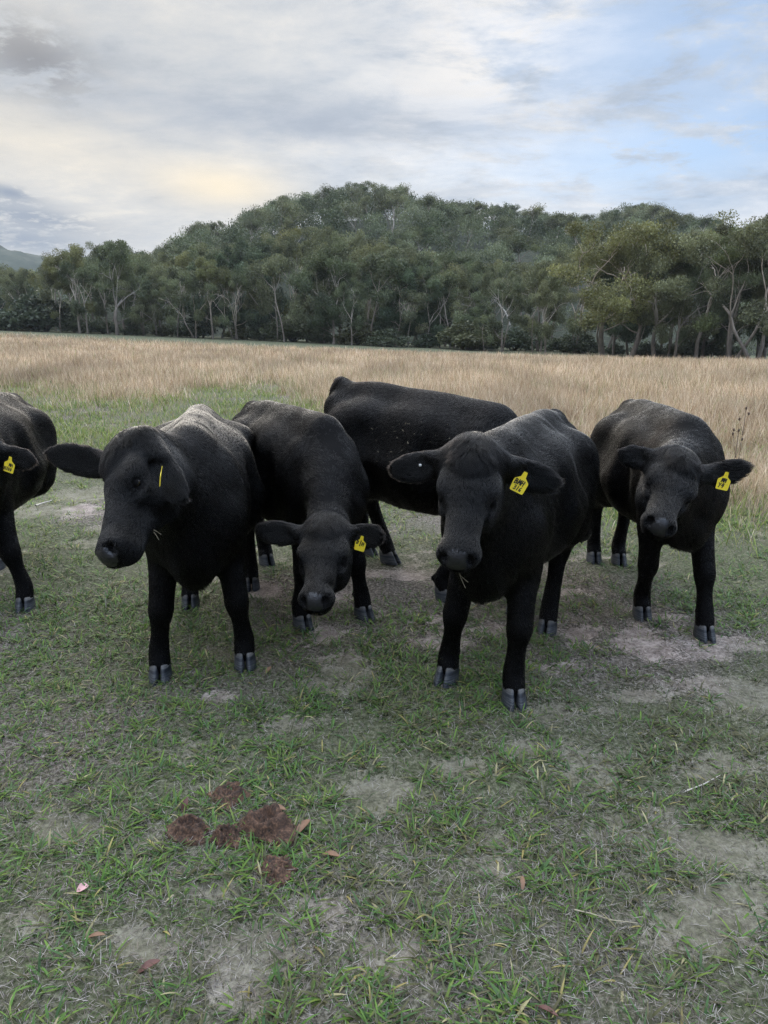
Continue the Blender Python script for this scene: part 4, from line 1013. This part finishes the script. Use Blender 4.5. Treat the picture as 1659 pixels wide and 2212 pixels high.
    tag(mk('woodland', LV, LQ, m_leaf, cols=LC, smooth=False), 'dense wood of gum crowns covering the hill as one mass', 'woodland', kind='stuff')

# ------------------------------------------------------------------ small things lying about
m_dung, gg, b, out = mat_new('cow_dung')
pv = objvec(gg); n1 = gg.noise(pv, 38, 8, .7); n2 = gg.noise(pv, 160, 5, .7)
gg.put(b.inputs['Base Color'], gg.ramp(gg.m('ADD', gg.m('MULTIPLY', n1, .6), gg.m('MULTIPLY', n2, .4)), [(.38, (.010, .006, .004)), (.5, (.060, .029, .016)), (.62, (.165, .085, .048))]))
b.inputs['Roughness'].default_value = .8; bump(gg, b, gg.m('ADD', n1, gg.m('MULTIPLY', n2, .25)), .8, .012)
def dung(u, v, rx, ry, hgt, seed, label, lobes=()):
    c = gnd(u, v); rg = np.random.default_rng(seed); nr, na = 26, 72; V = []
    for i in range(nr + 1):
        t = i / nr
        for j in range(na):
            a = 2 * math.pi * j / na
            e = 1 + .30 * (vnoise(np.array([math.cos(a) * 1.7 + seed]), np.array([math.sin(a) * 1.7]), seed)[0] - .5) * 2 + .20 * (vnoise(np.array([math.cos(a) * 5 + seed]), np.array([math.sin(a) * 5]), seed + 9)[0] - .5) * 2
            x, y = rx * t * e * math.cos(a), ry * t * e * math.sin(a)
            V.append((x, y, t))
    V = np.array(V); x, y, t = V[:, 0], V[:, 1], V[:, 2]
    ring = .5 + .5 * np.cos(t * 9.0 + 3 * fbm(x * 22 + seed, y * 22, seed, 2))
    z = hgt * (1 - t ** 3.2) * (.40 + .65 * ring + 1.3 * (fbm(x * 30 + seed, y * 30, seed + 3, 4) - .5)) + .012 * (fbm(x * 90, y * 90, seed + 5, 3) - .5) * (1 - t ** 4)
    z = np.where(t > .97, -.012, z)
    gzz = gz(x + c[0], y + c[1])
    V2 = np.stack([x, y, z + gzz + .008], -1)
    i = np.arange(nr)[:, None]; j = np.arange(na)[None]; j2 = (j + 1) % na
    Q = np.stack([i * na + j, (i + 1) * na + j, (i + 1) * na + j2, i * na + j2], -1).reshape(-1, 4)
    return tag(mk('cow_dung', V2, Q, m_dung, loc=(c[0], c[1], 0)), label, 'cow pat', 'brown cow pats in the foreground')
dung(408, 1800, .070, .062, .042, 1, 'small lumpy brown cow pat at the left of the cluster')
dung(497, 1722, .060, .072, .030, 2, 'flat brown cow pat at the top of the cluster, farthest from the camera')
dung(572, 1790, .098, .085, .050, 3, 'largest dark brown cow pat in the middle of the cluster')
dung(490, 1815, .048, .048, .032, 6, 'small cow pat fused to the left side of the largest one')
dung(597, 1882, .060, .062, .026, 4, 'crumbled brown cow pat nearest to the camera')

def leaf_material(name, c1, c2):
    m, gg, b, out = mat_new(name); gg.put(b.inputs['Base Color'], gg.mix(gg.noise(objvec(gg), 60, 5), c1, c2)); b.inputs['Roughness'].default_value = .7; return m
m_brown = leaf_material('brown_leaf', (.09, .045, .026), (.22, .12, .065)); m_red = leaf_material('dark_red_leaf', (.06, .022, .018), (.11, .045, .033)); m_pink = leaf_material('pink_petal', (.38, .19, .20), (.48, .30, .29)); m_twig = leaf_material('pale_twig', (.34, .30, .25), (.48, .44, .38))
def fallen(u, v, L, w, rot, tilt, mat, label, name='fallen_leaf', cat='leaf', curl=.25, up=.012):
    c = gnd(u, v); ns = 9; V = []
    for i in range(ns + 1):
        t = i / ns; ww = w * (math.sin(math.pi * min(t * .96 + .03, 1)) ** .7) * .5
        zc = curl * L * math.sin(math.pi * t) * .5
        for k in (-1, -.5, 0, .5, 1): V.append(((t - .5) * L, k * ww, zc + .22 * ww * abs(k) ** 2 + .0006))
    n = len(V); V = np.array(V + [(x, y, z - .0012) for x, y, z in V])
    i = np.arange(ns)[:, None]; j = np.arange(4)[None]; a = i * 5 + j
    Q = np.stack([a, a + 5, a + 6, a + 1], -1).reshape(-1, 4)
    o = mk(name, V, [Q, Q[:, ::-1] + n], mat, loc=(c[0], c[1], gz(np.array([c[0]]), np.array([c[1]]))[0] + up))
    o.rotation_euler = (tilt * .4, -tilt, rot); return tag(o, label, cat)
fallen(655, 1792, .075, .026, 1.0, .15, m_brown, 'curled orange-brown leaf lying right of the cow pats')
fallen(598, 1752, .070, .024, -.25, .1, m_brown, 'orange-brown leaf tucked behind the largest cow pat')
fallen(716, 1852, .062, .020, -.3, .1, m_brown, 'thin brown leaf in the grass farther right of the cow pats')
fallen(401, 1752, .050, .020, 1.2, .9, m_red, 'dark red leaf standing upright above the left cow pat', up=.02)
fallen(322, 2092, .060, .022, .5, .2, m_red, 'dark brown leaf half buried in grass near the bottom of the photo')
fallen(580, 1452, .045, .020, 1.0, .5, m_brown, 'small orange leaf beside the hoof of the left cow')
fallen(1128, 1912, .050, .014, 1.4, .2, m_brown, 'narrow orange leaf at the foot of a grass tuft, right of centre')
fallen(1180, 2190, .060, .013, -.6, .1, m_red, 'red leaf at the bottom edge of the photo')
fallen(210, 2030, .045, .014, .1, .1, m_brown, 'thin brown leaf in the grass below the pink petal')
fallen(180, 1932, .034, .030, .4, .25, m_pink, 'pale pink petal lying on the grass at the lower left', 'petal', 'petal', up=.02)
def stick(pts, r, mat, name, label, cat, loc=None):
    V, Q, C = tube(pts, [r * (1 - .5 * i / (len(pts) - 1)) for i in range(len(pts))], [(1, 1, 1)] * len(pts), 6)
    return tag(mk(name, V, Q, mat), label, cat)
def lying(uvs, h=.015):
    o = []
    for u, v in uvs:
        p = gnd(u, v); o.append(np.array([p[0], p[1], gz(np.array([p[0]]), np.array([p[1]]))[0] + h])); 
    return o
stick(lying([(1240, 1975), (1275, 1984), (1320, 1997), (1375, 2004)], .022), .0022, m_straw, 'straw_stalk', 'long yellow straw stalk lying by the bare soil at the lower right', 'straw stalk')
stick(lying([(1480, 1712), (1520, 1695), (1560, 1672)], .015), .003, m_twig, 'twig', 'thin grey twig lying between tufts at the right', 'twig')
stick(lying([(78, 1096), (92, 1090), (112, 1086)], .03), .010, m_twig, 'twig', 'pale stick on the bare patch behind the left cow', 'twig')
p = gnd(229, 1318); stick([np.array([p[0], p[1], -.02]), np.array([p[0] + .003, p[1], .03]), np.array([p[0] + .004, p[1], .075])], .006, m_twig, 'stubble_stalk', 'short upright pale stalk in the grass left of the front hooves', 'stalk')
# wisps of straw hanging from mouths
def wisp(p0, pts, label):
    V, Q, n = [], [], 0
    for ln in pts:
        v, q, c = tube([np.array(p0) + np.array(a) for a in ln], [.0007] * len(ln), [(1, 1, 1)] * len(ln), 5); V.append(v); Q.append(q + n); n += len(v)
    tag(mk('straw_wisp', np.concatenate(V), np.concatenate(Q), m_straw), label, 'straw')
if COWS:
    c3, c5, c2 = COWS[1], COWS[3], COWS[0]
    wisp(c3['Hd'](.455, -.005, -.125) + c3['org'], [[(0, 0, 0), (.004, -.01, -.05), (-.004, -.015, -.10)], [(.006, 0, 0), (.012, -.015, -.06), (.022, -.02, -.12)], [(-.006, 0, 0), (-.012, -.01, -.05), (-.008, -.02, -.08)]], 'wisps of straw hanging from the mouth of the grazing cow')
    wisp(c5['Hd'](.45, -.005, -.150) + c5['org'], [[(0, 0, 0), (.012, -.012, -.035), (.030, -.015, -.075)], [(.004, 0, 0), (.012, -.01, -.03), (.040, -.01, -.055)]], 'straw bits hanging from the mouth of the cow tagged 316')
    wisp(c2['Hd'](.33, .045, -.19) + c2['org'], [[(0, 0, 0), (.012, -.008, -.012), (.02, -.008, -.03)], [(.0, 0, .008), (.016, -.008, .003), (.03, -.008, -.008)]], 'pale straw caught under the jaw of the cow looking aside')
    # chaff caught in the coat of the side-on cow
    c4 = COWS[2]; V4 = c4['V']; x, y, z = V4.T; loc = np.stack([(V4 @ unit(list(CFG[2]['h']) + [0]))], -1)[:, 0]
    fl = np.where((loc > -.35) & (loc < .32) & (z > .78) & (z < 1.08) & (V4 @ (CAMP - c4['org']) > 0))[0]
    sel = RNG.choice(fl, 90); VV, QQ = [], []
    out_d = unit([-c4['org'][0], -c4['org'][1], .5])
    for i, s_ in enumerate(sel):
        p = V4[s_] + out_d * .015; d = unit(RNG.standard_normal(3)) * (.002 + .007 * RNG.random() ** 2); w = unit(np.cross(d, out_d)) * .0011
        k = len(VV); VV += [p - d - w, p + d - w, p + d + w, p - d + w]; QQ.append([k, k + 1, k + 2, k + 3])
    tag(mk('straw_flecks', VV, np.array(QQ), m_straw, c4['cow'], smooth=False), kind='stuff')
# weed stalks with dark seed heads rising from the dry grass
m_weed = leaf_material('dark_weed', (.05, .03, .02), (.10, .06, .04))
def weed(u, v, Y, label, heads):
    p = at(u, v, Y); x, y = p[0], p[1]; zb = gz(np.array([x]), np.array([y]))[0]; parts = []
    top = np.array([x, y, p[2]]); parts.append(tube([np.array([x - .04, y, zb]), np.array([x - .01, y, zb + (p[2] - zb) * .5]), top], [.003, .002, .0015], [(1, 1, 1)] * 3, 5))
    for (dx, dz) in heads:
        q = top + np.array([dx, 0, dz]); parts.append(tube([top - np.array([0, 0, .25]), q], [.0015, .0012], [(1, 1, 1)] * 2, 4))
        parts.append(tube([q + np.array([0, 0, -.016]), q + np.array([0, 0, -.006]), q + np.array([0, 0, .008]), q + np.array([0, 0, .016])], [.002, .009, .009, .002], [(1, 1, 1)] * 4, 7))
    V, Q, C = join(parts); tag(mk('weed_stalk', V, Q, m_weed), label, 'weed', 'dark weed stalks in the dry grass')
weed(1612, 882, 6.6, 'tall dark weed stalk with seed heads, behind the cow tagged Y4', [(0, 0), (.03, -.05), (-.05, -.10), (-.09, -.2)])
weed(1596, 930, 6.4, 'shorter weed stalk with seed heads just left of the tall one', [(0, 0), (-.05, -.03), (.04, -.08)])

# ------------------------------------------------------------------ the evening air
mh = bpy.data.materials.new('evening_haze'); mh.use_nodes = True; n = mh.node_tree; n.nodes.clear()
vo = N('ShaderNodeVolumePrincipled', n); oo = N('ShaderNodeOutputMaterial', n); n.links.new(vo.outputs[0], oo.inputs['Volume'])
vo.inputs['Color'].default_value = (.86, .93, 1.0, 1); vo.inputs['Density'].default_value = .00012; vo.inputs['Anisotropy'].default_value = .1
hb = np.array([(sx, sy, sz) for sx in (-1600, 1000) for sy in (-80, 1560) for sz in (-25, 165)], float)
tag(mk('haze', hb, np.array([[0, 1, 3, 2], [4, 6, 7, 5], [0, 4, 5, 1], [2, 3, 7, 6], [0, 2, 6, 4], [1, 5, 7, 3]]), mh, smooth=False), 'thin pale evening haze lying between the paddock and the hills', 'haze', kind='stuff')
